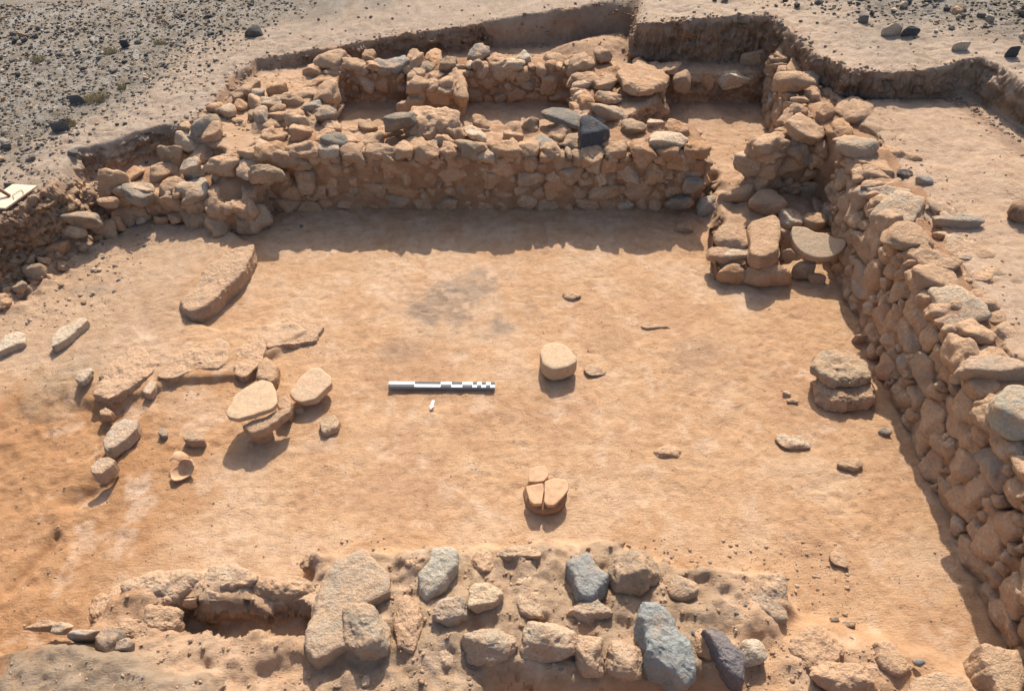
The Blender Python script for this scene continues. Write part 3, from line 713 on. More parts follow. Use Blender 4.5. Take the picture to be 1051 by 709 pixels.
# ------------------------------------------------------------------ things on the floor
slab('column_base', [(554, 361), (557, 353), (570, 349.5), (582, 354), (593, 367), (591, 372), (580, 377), (567, 379), (557, 373)], .19, .17, (.47, .34, .22), 'smooth round flat topped stone standing alone on the floor', 'column base', rough=.015, dust=.15, cuts=0, jit=.01, p=9, sub=6, sm=10, mat=WORN)
q = W(573, 366, .05); rock('earth_lump', (q[0], q[1]+.0, .03), .15, .13, .07, None, ORNG, .9)
tag(bpy.data.objects['earth_lump'], 'orange earth lump under the round column base stone', 'earth lump')
# sherds on a clay pedestal
q = W(561, 505, .05)
cl = link('clay_pedestal', mesh('clay_pedestal', *rock_verts(.20, .175, .095, None, sub=4, p=5, rough=.07, seed=3)), MUD, None, (q[0], q[1]-.02, .035))
tag(cl, 'reddish clay lump under the three fitted sherds', 'clay pedestal')
for L, l in (([(130,120),(200,85),(290,80),(340,140),(330,190),(280,235),(200,245),(130,240)], 'upper left wedge of the broken clay disc on the floor'),
             ([(95,295),(150,280),(275,258),(284,330),(270,420),(262,470),(180,475),(140,440)], 'lower left wedge of the broken clay disc on the floor'),
             ([(295,240),(400,210),(510,225),(545,270),(540,330),(480,400),(400,480),(330,485),(288,450),(294,340)], 'large right hand wedge of the broken clay disc on the floor')):
    slab('clay_wedge', [(530+x/10.13, 470+y/10.13) for x, y in L], .15, .035, ORNG, l, 'clay sherd', group='three wedges of the broken clay disc', mat=CLAY, rough=.02, p=16, cuts=0, jit=.02, sm=3, slope=(0, .05))
# scale bar
def boxmesh(name, x0, x1, y0, y1, z0, z1):
    v = [(x, y, z) for z in (z0, z1) for y in (y0, y1) for x in (x0, x1)]
    return mesh(name, v, [[0, 2, 3, 1], [4, 5, 7, 6], [0, 1, 5, 4], [2, 6, 7, 3], [0, 4, 6, 2], [1, 3, 7, 5]], False)
a, b = W(399, 395, .03), W(508, 396, .03); cb = (a+b)/2; Ls = np.linalg.norm(b-a)
bar = empty('scale_bar', (cb[0], cb[1], .012), 'one metre black and white ranging bar lying on the floor', 'scale bar')
bw = .062; zb = .012
link('bar_body', boxmesh('bar_body', -Ls/2, Ls/2, -bw/2, bw/2, 0, .03), GREYP, bar, (cb[0], cb[1], zb)).name = 'bar_body'
def seg(x0, x1, row, mat):
    y0, y1 = (0, bw/2+.001) if row else (-bw/2-.001, 0)
    link('colour_band', boxmesh('colour_band', -Ls/2 + x0*Ls, -Ls/2 + x1*Ls, y0, y1, .0302, .0325), mat, bar, (cb[0], cb[1], zb))
ed = [0, .245, .49, .592, .694, .79, .832, .874, .916, .958, 1.0]
for k in range(len(ed)-1):
    seg(ed[k], ed[k+1], 1, WHITE if k % 2 == 0 else BLACK); seg(ed[k], ed[k+1], 0, BLACK if k % 2 == 0 else WHITE)
bar.rotation_euler = (0, 0, math.atan2(b[1]-a[1], b[0]-a[0]))
q = W(443.6, 415.5, .02)
ar = mesh('north_arrow', [(-.012, .05, .012), (.012, .05, .012), (.012, -.015, .012), (.024, -.015, .012), (0, -.055, .012), (-.024, -.015, .012), (-.012, -.015, .012),
     (-.012, .05, 0), (.012, .05, 0), (.012, -.015, 0), (.024, -.015, 0), (0, -.055, 0), (-.024, -.015, 0), (-.012, -.015, 0)],
     [[6, 5, 4, 3, 2, 1, 0], [7, 8, 9, 10, 11, 12, 13]] + [[i, (i+1) % 7, (i+1) % 7 + 7, i+7] for i in range(7)], False)
na = link('north_arrow', ar, WHITE, None, (q[0], q[1], .016)); na.rotation_euler = (0, 0, -.16)
tag(na, 'small white arrow marker on the floor below the scale bar', 'north arrow')
# slabs at the left
def zpx(L, ox, oy, s=3.893): return [(ox + x/s, oy + y/s) for x, y in L]
slab('flat_slab', zpx([(200,322),(240,250),(300,210),(345,190),(385,200),(403,240),(408,285),(380,310),(300,335),(250,350),(212,340)], 180, 340), .30, .055, (.44, .32, .21), 'large pale slab overhanging on a pile, casting the darkest shadow left of the scale bar', 'flat slab', rough=.02, dust=.2, mat=WORN, sm=5, jit=.015, cuts=0, sub=6)
slab('flat_slab', zpx([(262,375),(330,345),(400,318),(455,300),(458,320),(420,345),(350,395),(300,405)], 180, 340), .235, .09, TAN, 'narrow slab supporting the overhanging pale slab', 'flat slab', edge=.03, dust=.4)
slab('flat_slab', zpx([(290,400),(330,370),(380,360),(375,395),(340,415)], 180, 340), .14, .16, ORNG, 'lowest stone of the pile under the overhanging slab', 'stone', edge=.03, dust=.6)
slab('upright_stone', zpx([(405,250),(440,248),(465,280),(455,318),(415,312),(405,290)], 180, 340), .17, .18, TAN, 'stone between the two pale slabs', 'stone', edge=.03, dust=.5)
slab('flat_slab', zpx([(450,240),(490,190),(540,145),(580,148),(620,180),(625,210),(600,230),(560,265),(500,282),(470,275)], 180, 340), .16, .085, (.46, .33, .22), 'tilted oblong slab nearest to the scale bar, left of it', 'flat slab', rough=.02, dust=.2, slope=(.05, .06), mat=WORN, sm=6, jit=.015, cuts=1, sub=6)
slab('stone_block', zpx([(320,130),(360,95),(392,105),(410,130),(400,180),(385,200),(345,190),(320,180)], 180, 340), .14, .15, TAN, 'small block behind the two pale slabs', 'stone block', edge=.02, dust=.4)
slab('small_stone', zpx([(575,360),(600,335),(640,332),(655,355),(645,385),(600,408),(580,395)], 180, 340), .07, .09, (.46,.34,.23), 'small squarish stone between the oblong slab and the scale bar', 'stone', edge=.015, dust=.3)
# long bench block
slab('bench_block', [(178, 309), (196, 290), (214, 272), (232, 260), (248, 253), (262, 251), (259, 264), (248, 279), (232, 295), (218, 309), (205, 316), (193, 317), (183, 314)], .175, .24, (.47, .32, .21), 'long flat block running out from the stubby pier, broken near end', 'stone block', dust=.65, rough=.08, slope=(.10, .0), p=18, cuts=2, sub=6, jit=.035)
# flagstones
fl = 'irregular paving slab outcrops left of the scale bar'
for P, z, c, l in (
    ([(380,250),(410,150),(500,60),(580,55),(640,120),(600,170),(500,240),(440,285)], .10, (.48,.34,.23), 'leftmost pale flagstone with a diagonal crack'),
    ([(622,184),(700,110),(800,40),(870,-5),(920,10),(918,110),(870,150),(780,150),(690,195)], .10, (.50,.34,.22), 'largest flagstone, between the cracked one and the gap'),
    ([(930,182),(942,110),(956,30),(1000,0),(1062,0),(1060,60),(1046,118),(1010,165),(975,192)], .09, (.50,.33,.21), 'flagstone right of the narrow gap, dusty, behind the small block'),
    ([(1062,30),(1075,-20),(1170,-66),(1290,-20),(1262,34),(1190,50),(1120,56),(1075,70)], .075, (.50,.33,.21), 'rightmost flagstone of the row, shallow and dusty')):
    slab('flagstone', zpx(P, 0, 340), z - .022, .13, c, l, 'flagstone', dust=.8, rough=.10, slope=(.0, -.06), cuts=2, p=18, sub=6)
for P, z, th, c, l in (
    ([(570,235),(600,185),(630,195),(625,215),(600,250),(575,245)], .07, .09, PALE, 'small slab fragment between two flagstones'),
    ([(298,190),(310,160),(360,140),(370,150),(345,190),(320,205)], .12, .06, PALE, 'pale triangular chip left of the flagstones'),
    ([(390,318),(420,298),(450,318),(440,335),(400,335)], .07, .09, TAN, 'small wedge below the cracked flagstone'),
    ([(400,440),(412,415),(450,370),(500,340),(560,345),(548,380),(505,430),(470,462),(432,485),(405,470)], .11, .13, (.54,.40,.28), 'pale rock ledge at the edge of the ochre soil, upper of two'),
    ([(350,540),(390,508),(430,498),(458,512),(440,545),(402,578),(365,565)], .15, .14, (.50,.38,.27), 'pale rock at the edge of the ochre soil, lower of two'),
    ([(725,415),(740,395),(780,395),(815,420),(815,435),(760,440),(735,432)], .10, .12, TAN, 'stone just above the pottery fragments'),
    ([(630,405),(640,385),(665,390),(668,415),(645,422)], .05, .07, GREY, 'little grey stone by the rock ledge')):
    slab('floor_stone', zpx(P, 0, 340), z, th, c, l, 'stone', edge=.02, dust=.3, rough=.012, jag=.015)
slab('flat_slab', [(51, 349), (59, 338), (76, 327), (87, 323), (90, 328), (76, 341), (65, 350), (54, 356)], .115, .09, PALE, 'narrow pale slab on the grey floor at far left', 'flat slab', edge=.018, dust=0, inset=.03)
slab('flat_slab', [(-6, 354), (4, 344), (18, 338), (26, 341), (24, 350), (10, 356), (-4, 362)], .08, .09, PALE, 'pale slab cut off by the left edge of the photo', 'flat slab', edge=.018, dust=0)
# broken bowl
def bowl(name, r, a0, a1, cut, seed):
    n, m = 30, 12; th = .012; V = []; rr = np.random.RandomState(seed); off = rr.rand()*20
    for side in (0, 1):
        for j in range(m+1):
            for i in range(n+1):
                a = a0 + (a1-a0)*i/n; lim = cut*(1 + .2*math.sin(a*2+off) + .09*math.sin(a*5+off))
                ph = lim*(j/m); R = r - side*th
                V.append((R*math.sin(ph)*math.cos(a), R*math.sin(ph)*math.sin(a)*.85, r - R*math.cos(ph)))
    f = []; k = (n+1)*(m+1)
    for j in range(m):
        for i in range(n):
            q = j*(n+1)+i; f.append([q, q+n+1, q+n+2, q+1]); f.append([k+q, k+q+1, k+q+n+2, k+q+n+1])
    for i in range(n): q = m*(n+1)+i; f.append([q, q+k, q+k+1, q+1])
    for j in range(m):
        for i in (0, n): q = j*(n+1)+i; f.append([q, q+n+1, q+n+1+k, q+k])
    return mesh(name, V, f)
q = W(190, 482, .03)
bo = link('bowl_fragment', bowl('bowl_fragment', .125, .0, 2*math.pi, 1.0, 4), CLAY, None, (q[0], q[1], .012)); bo.rotation_euler = (math.radians(22), math.radians(-14), .3)
tag(bo, 'broken clay bowl base lying open on the floor, hollow side up', 'pottery fragment')
q = W(184, 466, .03)
bo2 = link('bowl_fragment', bowl('bowl_fragment', .10, .5, 2.6, 1.2, 9), CLAY, None, (q[0], q[1]-.02, .10)); bo2.rotation_euler = (math.radians(155), math.radians(12), .6)
tag(bo2, 'curved clay sherd behind the open bowl base', 'pottery fragment')
# layered boulder at right
slab('layered_boulder', [(832, 388), (842, 374), (858, 367), (880, 366), (897, 378), (903, 395), (897, 408), (880, 414), (856, 414), (838, 405)], .15, .18, (.47, .31, .19), 'lower rounded stone of the layered pair by the tall side wall', 'boulder', dust=.6, p=6, rough=.12, sub=6, cuts=9)
slab('layered_boulder', [(829, 372), (836, 361), (858, 355), (878, 360), (892, 371), (894, 385), (878, 392), (860, 394), (846, 389), (836, 382)], .25, .14, (.40, .33, .24), 'upper flaky grey edged slab of the layered pair by the tall side wall', 'boulder', dust=.4, rough=.11, sub=6, p=9, cuts=9, under=.15)
for (x0, y0, x1, y1, z, th, c, l) in [
    (576, 298, 593, 310, 0, .06, TAN, 'small stone on the floor between long wall and column base'),
    (656, 331, 683, 339, 0, .03, TAN, 'thin flat flake right of the ash stain'),
    (672, 456, 700, 471, 0, .05, TAN, 'low angular lump on the floor right of the clay disc'),
    (798, 446, 829, 463, 0, .05, PALE, 'thin pale sliver left of the tall wall shadow'),
    (901, 439, 912, 449, 0, .06, GREY, 'small round stone in front of the layered boulder'),
    (803, 400, 812, 408, 0, .04, PALE, 'tiny pale stone left of the layered boulder'),
    (808, 408, 818, 414, 0, .03, TAN, 'second tiny stone left of the layered boulder'),
    (298, 417, 312, 428, 0, .07, BROWN, 'egg shaped cobble under the oblong slab'),
    (876, 343, 890, 354, .02, .12, TAN, 'pebble at the foot of the tall wall above the layered boulder'),
    (860, 470, 885, 484, 0, .05, TAN, 'earthy lump below the layered boulder'),
    (852, 564, 868, 583, 0, .03, TAN, 'thin chip on the floor at lower right'),
    (600, 374, 622, 386, 0, .03, PALE, 'pale crumb patch right of the column base'),
    (852, 632, 862, 641, .02, .05, GREY, 'left of two grey pebbles at the lower right slope'),
    (865, 636, 878, 646, .03, .05, GREY, 'right of two grey pebbles at the lower right slope')]:
    box_stone('floor_stone', x0, y0, x1, y1, z - th*.4, th, c, label=l, dust=.75 if c != GREY else .4, sub=4, rough=.12, p=14)

# ------------------------------------------------------------------ foreground wall stones
Z6 = lambda L: zpx(L, 260, 530); Z7 = lambda L: zpx(L, 520, 530); Z5 = lambda L: zpx(L, 0, 530); Z8 = lambda L: zpx(L, 780, 530)
def FG(P, z, th, c, l, name='wall_stone', **kw):
    kw.setdefault('dust', .15); kw['rough'] = max(kw.get('rough', .03), .03)*1.9; kw['dust'] = kw['dust'] + .15; kw.setdefault('p', 14); kw.setdefault('cuts', 14); kw.setdefault('sub', 6)
    return slab(name, P, z, th, c, l, 'stone', **kw)
FG(Z6([(200,480),(215,400),(235,280),(290,180),(330,140),(440,125),(480,170),(540,220),(545,300),(450,345),(410,420),(380,520),(300,550),(240,570),(210,530)]), .34, .3, (.42,.34,.255), 'largest flat beige slab at the left end of the foreground wall', rough=.02, cuts=3)
FG(Z6([(650,290),(655,230),(700,160),(715,120),(800,118),(822,140),(820,190),(780,250),(700,320),(680,325)]), .36, .2, (.55,.47,.36), 'pale angular pointed stone right of the largest beige slab', dust=-.1, slope=(.2, .2), edge=.03)
def BX(x0, y0, x1, y1, z, th, c, l, **kw):
    kw['rough'] = kw.get('rough', .09)*1.15; kw.setdefault('p', 16); kw.setdefault('cuts', 18); kw['dust'] = kw.get('dust', .25) + .3
    return box_stone('wall_stone', x0, y0, x1, y1, z, th, c, label=l, sub=6, **kw)
BX(354, 615, 399, 684, .16, .26, (.44,.36,.27), 'rough crusted stone below the largest beige slab', dust=.1)
BX(406, 613, 433, 672, .16, .16, TAN, 'narrow upright set stone between two crusted stones', dust=.5)
BX(443, 609, 484, 649, .16, .22, (.42,.34,.26), 'grey beige cobble below the pale pointed stone', p=12, dust=0)
BX(478, 596, 518, 632, .18, .18, (.53,.44,.33), 'pale rugged stone right of the grey beige cobble', p=14, dust=0)
BX(476, 640, 532, 688, .12, .26, (.45,.36,.26), 'broad knobbly stone in the front row, left of centre')
BX(446, 658, 469, 692, .13, .12, PALE, 'pale lump in the gap of the front row')
BX(414, 567, 437, 588, .18, .12, TAN, 'small stone behind the pale pointed stone', dust=.5)
BX(484, 560, 509, 594, .18, .10, TAN, 'dusty half buried stone in the back row', dust=.6)
BX(508, 556, 554, 582, .16, .14, (.45,.35,.25), 'flat topped beige stone in the back row', dust=.3)
BX(530, 588, 547, 605, .2, .07, PALE, 'small round pale pebble in the middle of the wall', dust=0)
BX(525, 603, 562, 641, .16, .16, (.42,.34,.25), 'pitted stone in the middle row above the broad triangular stone', dust=.4)
FG(Z7([(230,160),(260,120),(330,125),(370,180),(410,220),(400,270),(370,320),(330,335),(280,320),(255,240)]), .38, .26, (.31,.285,.25), 'dark grey rounded boulder in the back row', dust=-.15, edge=.06, dish=-.1)
BX(626, 558, 678, 618, .16, .26, (.34,.26,.18), 'brown crusted boulder right of the dark grey boulder', dust=.2)
BX(684, 591, 716, 624, .16, .16, (.43,.34,.25), 'smooth beige cobble at the right of the back row', dust=.25, rough=.04)
BX(582, 613, 626, 646, .17, .17, (.54,.43,.32), 'pale lumpy stone between the dark grey boulder and the front row', dust=.1)
BX(530, 630, 594, 688, .13, .26, (.51,.38,.26), 'broad triangular pale stone in the front row', dust=.25)
BX(590, 648, 619, 700, .1, .26, (.51,.39,.28), 'narrow pale stone in the front row, centre', dust=.15)
BX(620, 648, 660, 704, .1, .25, (.49,.36,.25), 'pointed pale stone left of the blue grey boulder', dust=.2, p=12)
FG(Z7([(528,400),(545,350),(590,340),(660,370),(700,430),(757,480),(760,600),(700,640),(620,592),(548,545)]), .42, .34, (.35,.35,.32), 'large blue grey boulder in the front row, biggest of the grey stones', dust=-.18, rough=.05, slope=(-.15, .15))
FG(Z7([(780,440),(830,430),(900,470),(945,530),(977,590),(962,655),(900,622),(850,570),(815,500)]), .36, .28, (.20,.185,.195), 'dark purplish angular stone right of the blue grey boulder', dust=-.35, edge=.06, dish=-.12, rough=.05, slope=(-.2, .1))
BX(757, 653, 787, 687, .14, .16, (.62,.54,.43), 'whitish cobble right of the dark purplish stone', dust=-.2, rough=.04)
BX(710, 642, 734, 678, .14, .14, TAN, 'tan stone between the blue grey and the dark purplish stones', dust=.5)
FG(Z7([(900,250),(980,235),(1060,215),(1120,300),(1130,400),(1090,430),(1000,370),(930,320)]), .24, .2, (.42,.33,.24), 'flat dusty slab at the right end of the foreground wall', dust=.35, dish=-.02)
FG(Z8([(880,505),(960,500),(1050,510),(1100,620),(1080,760),(960,740),(900,620)]), .32, .4, (.46,.32,.2), 'large tan block cut off at the bottom right corner', dust=.4, edge=.04)
FG(Z8([(455,490),(520,485),(590,540),(620,600),(570,640),(500,600),(465,550)]), .22, .14, (.47,.33,.21), 'undercut tan slab on the lower right slope', dust=.5, edge=.04)
FG(Z8([(600,650),(700,600),(830,620),(900,720),(820,790),(560,780),(570,690)]), .26, .2, (.49,.35,.23), 'broad dusty slab at the bottom edge of the right slope', dust=.55)
for (x0, y0, x1, y1, z, th, c, l) in [
    (70, 643, 99, 660, .36, .12, (.34,.33,.29), 'blue grey flake on the grey bank at lower left'),
    (98, 643, 124, 672, .36, .10, GREY, 'half buried grey stone right of the blue grey flake'),
    (30, 635, 60, 650, .34, .09, TAN, 'pale flat stone on the grey bank at lower left'),
    (54, 636, 74, 652, .36, .08, PALE, 'small pale stone beside the blue grey flake'),
    (121, 653, 138, 671, .36, .08, GREY, 'knobbly stone at the end of the grey bank'),
    (243, 636, 258, 650, -.03, .08, TAN, 'small block inside the dark hollow'),
    (214, 604, 236, 620, .26, .10, PALE, 'pale block on the lip of the dark hollow'),
    (228, 583, 252, 598, .26, .10, PALE, 'pale angular stone on the mud mound'),
    (188, 613, 203, 624, .26, .09, TAN, 'small stone at the left lip of the dark hollow'),
    (290, 600, 312, 612, .26, .08, TAN, 'stone on the mud mound next to the largest beige slab'),
    (134, 634, 146, 645, .26, .06, TAN, 'round pebble on the mud mound'),
    (212, 582, 226, 598, .26, .08, PALE, 'upright whitish stone on the mud mound'),
    (371, 692, 380, 706, .2, .04, PALE, 'narrow upright chip at the bottom edge'),
    (342, 699, 352, 707, .2, .03, BLUEG, 'small bluish pebble at the bottom edge'),
    (538, 646, 547, 655, .3, .04, BLUEG, 'small green grey pebble on the broad triangular stone'),
    (624, 606, 632, 612, .22, .03, BLUEG, 'tiny blue pebble below the brown crusted boulder'),
    (624, 614, 640, 630, .2, .06, GREY, 'grey chip left of the blue grey boulder top'),
    (938, 675, 948, 684, .2, .05, BLUEG, 'round bluish pebble on the undercut slab'),
    (545, 690, 560, 706, .05, .07, TAN, 'small stone in shade below the front row')]:
    box_stone('small_stone', x0, y0, x1, y1, z - th*.42, th, c, label=l, dust=.55 if c != BLUEG else .3, p=16, cuts=12)

for (x0, y0, x1, y1, z, th, c, l) in [
    (132, 578, 206, 628, .17, .16, (.52,.40,.29), 'broad pale crusty rock in the mud mound, left of the dark hollow'),
    (200, 576, 262, 618, .18, .15, (.50,.38,.27), 'pale crusty rock above the middle of the dark hollow'),
    (254, 586, 322, 620, .18, .14, TAN, 'dusty rock of the mound between the dark hollow and the largest beige slab'),
    (92, 594, 140, 652, .10, .15, ORNG, 'earthy rock at the left end of the mud mound'),
    (146, 618, 190, 660, .16, .14, TAN, 'earthy rock at the left lip of the dark hollow'),
    (104, 632, 150, 668, .16, .16, BROWN, 'brown earthy rock between the mound and the grey bank'),
    (770, 588, 812, 640, .10, .15, (.44,.34,.25), 'crusted rock embedded at the right end of the foreground wall'),
    (735, 590, 775, 625, .10, .13, TAN, 'dusty flat rock behind the whitish cobble'),
    (812, 640, 868, 690, .10, .13, TAN, 'earth covered rock on the right slope'),
    (830, 675, 900, 712, .14, .13, TAN, 'earth covered rock at the bottom edge of the right slope')]:
    box_stone('crusted_rock', x0, y0, x1, y1, z, th, c, label=l, dust=.75, rough=.13, p=8, cuts=14, sub=6)
# ------------------------------------------------------------------ on the fill behind the tall wall
for (x0, y0, x1, y1, z, th, c, l) in [
    (956, 217, 1003, 237, .98, .12, (.36,.29,.22), 'smooth grey brown slab on the fill right of the tall wall'),
    (940, 178, 958, 192, .98, .09, BLUEG, 'bluish angular stone on the fill, larger of two'),
    (920, 172, 937, 184, .98, .07, DARK, 'small dark stone left of the bluish angular one'),
    (954, 204, 972, 213, .98, .04, BLUEG, 'thin bluish flake half buried in the fill'),
    (972, 302, 1024, 324, .98, .10, TAN, 'flat tan slab on the fill beside the capstones'),
    (1008, 274, 1042, 292, .98, .07, BROWN, 'brown flat stone near the right photo edge'),
    (1022, 294, 1062, 308, .98, .07, TAN, 'tan flat stone cut off by the right photo edge'),
    (1037, 202, 1066, 232, 1.0, .2, (.22,.13,.08), 'dark reddish boulder cut off by the right photo edge'),
    (958, 236, 972, 248, .98, .07, TAN, 'small rough stone below the grey brown slab'),
    (996, 252, 1022, 270, .98, .06, TAN, 'pair shaped flat stone on the fill'),
    (982, 260, 998, 272, .98, .07, GREY, 'small grey stone among flat ones on the fill'),
    (1012, 318, 1036, 336, .98, .06, TAN, 'rough stone on the fill above the big crusted capstone'),
    (1018, 392, 1075, 452, 1.02, .2, (.40,.34,.25), 'big pitted crusted boulder on top of the tall wall at the right edge'),
    (985, 360, 1055, 396, 1.0, .14, (.48,.36,.26), 'long pale boulder on the tall wall above the pitted one'),
    (905, 226, 950, 262, 1.0, .14, TAN, 'broad pale boulder on the inner edge of the tall wall'),
    (856, 138, 902, 164, 1.0, .16, (.38,.31,.23), 'wide grey brown flat boulder on the tall wall where it bends'),
    (794, 70, 826, 96, .98, .2, TAN, 'upright pale boulder at the far end of the tall wall')]:
    box_stone('fill_stone', x0, y0, x1, y1, z, th, c, label=l, dust=.2)

# ------------------------------------------------------------------ board with stake at left
zb = zs(np.array([-5.2]), np.array([7.0]))[0] + .02
bd = empty('wooden_board', (*W(12, 200, .66), .64), 'pale square board with a wire handle lying at the left trench edge', 'board')
P = [np.array([*W(*p, .66), .66]) for p in [(-22, 212), (13, 189), (38, 190.5), (6, 213.5)]]
V = [p for p in P] + [p - np.array([0, 0, .018]) for p in P]
V = np.array(V) - np.array(bd.location[:])
link('board_panel', mesh('board_panel', V, [[0, 3, 2, 1], [4, 5, 6, 7]] + [[i, (i+1) % 4, (i+1) % 4+4, i+4] for i in range(4)], False), WOOD, bd, tuple(bd.location))
def tube(name, pts, r, mat, parent=None, n=8):
    cu = bpy.data.curves.new(name, 'CURVE'); cu.dimensions = '3D'; s = cu.splines.new('POLY'); s.points.add(len(pts)-1)
    for i, p in enumerate(pts): s.points[i].co = (*p, 1)
    cu.bevel_depth = r; cu.bevel_resolution = 3; cu.use_fill_caps = True
    o = bpy.data.objects.new('tmp', cu); SC.collection.objects.link(o)
    me = bpy.data.meshes.new_from_object(o); bpy.data.objects.remove(o); me.name = name
    loc = parent.location if parent is not None else Vector(pts[0])
    me.transform(__import__('mathutils').Matrix.Translation(-Vector(loc)))
    return link(name, me, mat, parent, tuple(loc))
hp = [(14, 204), (13, 200), (22, 195), (24, 197), (23.5, 199)]
tube('wire_handle', [(*W(x, y, .67), .67) for x, y in hp], .004, STEEL, bd)
st = tube('wooden_stake', [(*W(-28, 178, .9), .9), (*W(9.5, 200, .68), .668)], .018, STAKE)
tag(st, 'brown wooden stake resting on the pale board', 'stake')

# ------------------------------------------------------------------ stones of the open ground
gl = [W(0, 205, .6), W(300, 15, .9)]; gr = [W(700, 8, 1.05), W(1051, 66, 1.3)]
def left_of(q, a, b): return (b[0]-a[0])*(q[1]-a[1]) - (b[1]-a[1])*(q[0]-a[0])
def field(q):
    """signed distance in metres into the stony ground (>0 inside)"""
    l = left_of(q, *gl)/np.linalg.norm(gl[1]-gl[0]); r = left_of(q, *gr)/np.linalg.norm(gr[1]-gr[0])
    return max(l, r), ('left' if l > r else 'right')
LAB = {('left', 0): ('small dark grey stone scattered on the stony ground at upper left', 'dark stones on the upper left ground'),
       ('left', 1): ('small pale tan stone scattered on the stony ground at upper left', 'pale stones on the upper left ground'),
       ('right', 0): ('small dark grey stone scattered on the stony ground at upper right', 'dark stones on the upper right ground'),
       ('right', 1): ('small pale tan stone scattered on the stony ground at upper right', 'pale stones on the upper right ground')}
cnt = 0
while cnt < 270:
    y = RS.uniform(6.3, 11.6); x = RS.uniform(-7.6, 7.6); q = np.array([x, y]); d, side = field(q)
    if d < 0 or (d < .4 and RS.rand() > .4): continue
    if abs(x) > .67*math.hypot(y, 4.3) + .1: continue
    k = 0 if RS.rand() < .72 else 1; a = .018 + .035*RS.rand()**2.2 + (.02 if side == 'right' else 0)*RS.rand()
    c = ((.10, .095, .09), (.15, .135, .12), (.2, .175, .15))[RS.randint(3)] if k == 0 else (PALE, TAN, (.4, .33, .25))[RS.randint(3)]
    l, g = LAB[(side, k)]
    stone_thing('field_stone', x, y, a, a*RS.uniform(.6, .95), a*RS.uniform(.45, .8), c, l, 'stone', g, dust=-.3, sink=.15, sub=3, tilt=.4); cnt += 1
for (x0, y0, x1, y1, z, c, l) in [(252, 27, 270, 40, .9, (.14,.13,.12), 'largest dark rock by the back left trench edge'), (906, 26, 925, 37, 1.25, PALE, 'large pale rock on the upper right ground'),
        (926, 28, 944, 39, 1.25, DARK, 'dark rock beside the large pale rock, upper right'), (71, 98, 86, 108, .68, (.14,.13,.12), 'wide black rock near the dry grass, upper left'),
        (123, 40, 132, 50, .75, DARK, 'tall black rock in the middle of the upper left field'), (1033, 50, 1047, 60, 1.3, DARK, 'dark rock near the right photo edge'),
        (50, 126, 66, 136, .66, (.14,.13,.12), 'black rock beside the lower dry tuft, upper left'), (980, 44, 996, 54, 1.3, PALE, 'pale rock on the stony ground at right')]:
    q = W((x0+x1)/2, y1, z); zz = float(zs(np.array([q[0]]), np.array([q[1]]))[0]) - .01
    box_stone('field_rock', x0, y0, x1, y1, zz, .12, c, label=l, dust=-.3)
D1, F1 = ico(1); parts = []
def pebble(x, y, s, c, dust, up=.35):
    r = RS.rand(len(D1), 1)*.5 + .75; up = up*.3; V = D1*r*np.array([s, s*RS.uniform(.6, 1), s*RS.uniform(.4, .8)]) @ rotz(RS.uniform(0, 6.3)).T
    return (V + np.array([x, y, hz(x, y) + s*up*.5]), F1, c, dust)
n = 0
while n < 21000:
    y = RS.uniform(5.8, 12.6); x = RS.uniform(-8.6, 8.6); d, side = field(np.array([x, y]))
    pr = np.clip(.15 + d*1.2, 0, 1) if d > -.15 else .035
    if d < -.15 and abs(y - 9) > 3.0: continue
    if RS.rand() > pr: continue
    if polysd(np.array([x]), np.array([y]), pit_top)[0] < .05: continue
    s = .006 + .026*RS.rand()**2.0
    u = RS.rand(); c = np.array((.13, .12, .11) if u < .36 else (.22, .19, .155) if u < .64 else (.34, .26, .19) if u < .9 else (.5, .42, .33))*RS.uniform(.8, 1.2)
    parts.append(pebble(x, y, s, c, -.4)); n += 1
merged('gravel', parts, None, 'stuff', shade=False)
# crumbs and pebbles on the excavated floor, fill and banks
parts = []
for (n, x0, x1, y0, y1, smin, smax) in [(1500, -5.2, 3.4, 2.2, 7.6, .003, .009), (500, -5.3, -2.2, 2.2, 5.2, .004, .014), (700, 3.7, 6.0, 3.0, 8.6, .004, .016), (500, -4.5, 3.4, 1.85, 3.2, .004, .014), (450, -5.4, -4.0, 5.6, 8.0, .008, .035),
                              (500, 3.5, 4.4, 2.2, 7.6, .006, .02), (400, -4.4, -2.2, 7.2, 9.8, .008, .035), (500, 2, 3.5, 6.8, 9.8, .005, .018), (1500, -1.5, 2.6, 1.9, 3.25, .004, .022), (350, -3, 1.3, 9.8, 10.6, .006, .025), (300, -4.4, -.9, 1.9, 2.4, .004, .014)]:
    for _ in range(n):
        x, y = RS.uniform(x0, x1), RS.uniform(y0, y1); s = smin + (smax-smin)*RS.rand()**3
        if abs(hz(x, y-.03) - hz(x, y+.03)) > .022: continue
        u = RS.rand(); c = np.array((.22, .22, .21) if u < .12 else (.46, .30, .19) if u < .8 else (.56, .44, .33))*RS.uniform(.85, 1.15)
        parts.append(pebble(x, y, s, c, .3 if u > .12 else -.3))
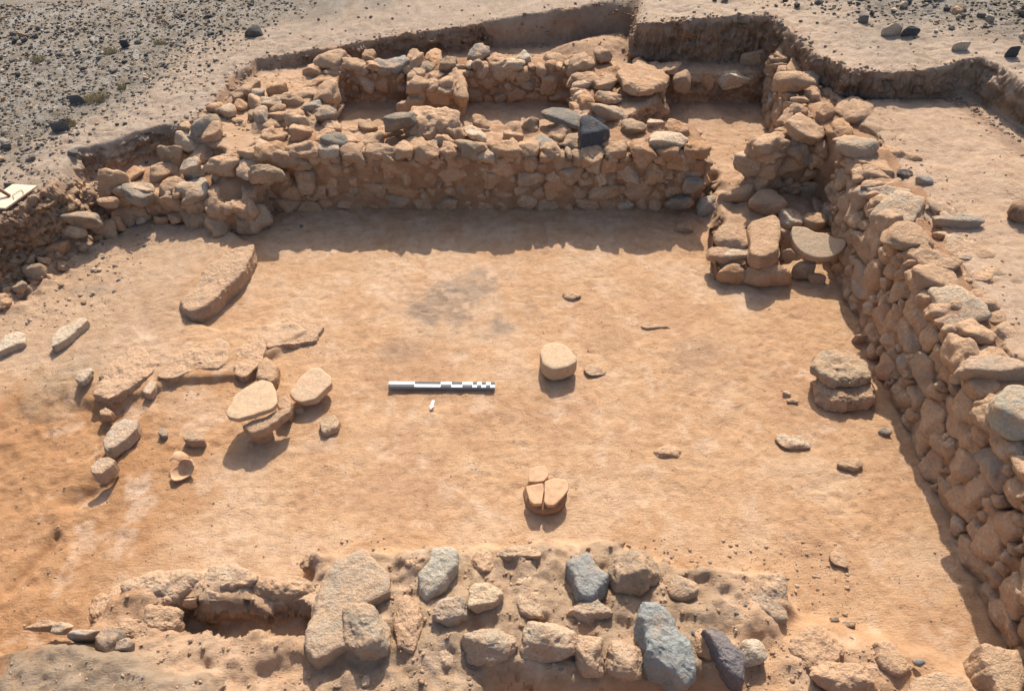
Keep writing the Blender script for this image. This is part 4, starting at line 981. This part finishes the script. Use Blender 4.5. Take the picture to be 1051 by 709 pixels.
for _ in range(3800):                                   # earth clods of the beds and banks
    x, y = RS.uniform(-2.9, 3.0), RS.uniform(1.85, 3.3)
    if hz(x, y) < .1 or abs(hz(x, y-.03) - hz(x, y+.03)) > .02 or abs(hz(x-.03, y) - hz(x+.03, y)) > .02: continue
    parts.append(pebble(x, y, .004 + .016*RS.rand()**2.5, np.array((.44, .30, .20))*RS.uniform(.85, 1.15), .5, .2))
pt = np.array(pit_top)
for _ in range(2600):
    k = RS.randint(1, len(pt)-3); t = RS.rand(); q = pt[k]*(1-t) + pt[k+1]*t + RS.randn(2)*np.array([.07, .07])
    sz = .005 + .028*RS.rand()**3
    parts.append(pebble(q[0], q[1], sz, np.array((.30, .21, .15) if RS.rand() < .8 else (.2, .19, .17))*RS.uniform(.8, 1.3), .2, .1))
for _ in range(5200):                                   # fine grit on the trodden floor
    x, y = RS.uniform(-5.2, 3.45), RS.uniform(2.6, 7.6)
    parts.append(pebble(x, y, .0025 + .004*RS.rand()**2, np.array((.52, .36, .24))*RS.uniform(.7, 1.2), .1, .3))
merged('pebbles', parts, None, 'stuff', shade=False)

# ------------------------------------------------------------------ dry grass tufts
def tuft(px, py, r, n, label):
    q = W(px, py, .7); x, y = q; z = hz(x, y); V = []; f = []
    for _ in range(n):
        a = RS.uniform(0, 6.28); d = r*math.sqrt(RS.rand()); bx, by = d*math.cos(a), d*math.sin(a)*.7
        h = RS.uniform(.03, .09); lean = RS.uniform(0, .06); w = .0025; la = RS.uniform(0, 6.28)
        ex, ey = bx + lean*math.cos(la), by + lean*math.sin(la); k = len(V)
        V += [(bx-w, by, -.01), (bx+w, by, -.01), ((bx+ex)/2+w, (by+ey)/2, h*.6), ((bx+ex)/2-w, (by+ey)/2, h*.6), (ex, ey, h)]
        f += [[k, k+1, k+2, k+3], [k+3, k+2, k+4]]
    tag(link('dry_grass_tuft', mesh('dry_grass_tuft', V, f, False), GRASS, None, (x, y, z)), label, 'grass tuft')
tuft(97, 97, .16, 260, 'largest yellowish dry grass tuft on the upper left ground')
tuft(68, 122, .09, 130, 'small dry grass tuft below the largest one, upper left')
tuft(112, 48, .1, 120, 'dry grass tuft by the tall black rock, upper left')
tuft(163, 40, .1, 120, 'dry grass tuft high on the upper left ground')
tuft(35, 52, .1, 110, 'faint dry grass tuft at far upper left')
tuft(124, 87, .06, 80, 'tiny dry grass tuft near the path, upper left')
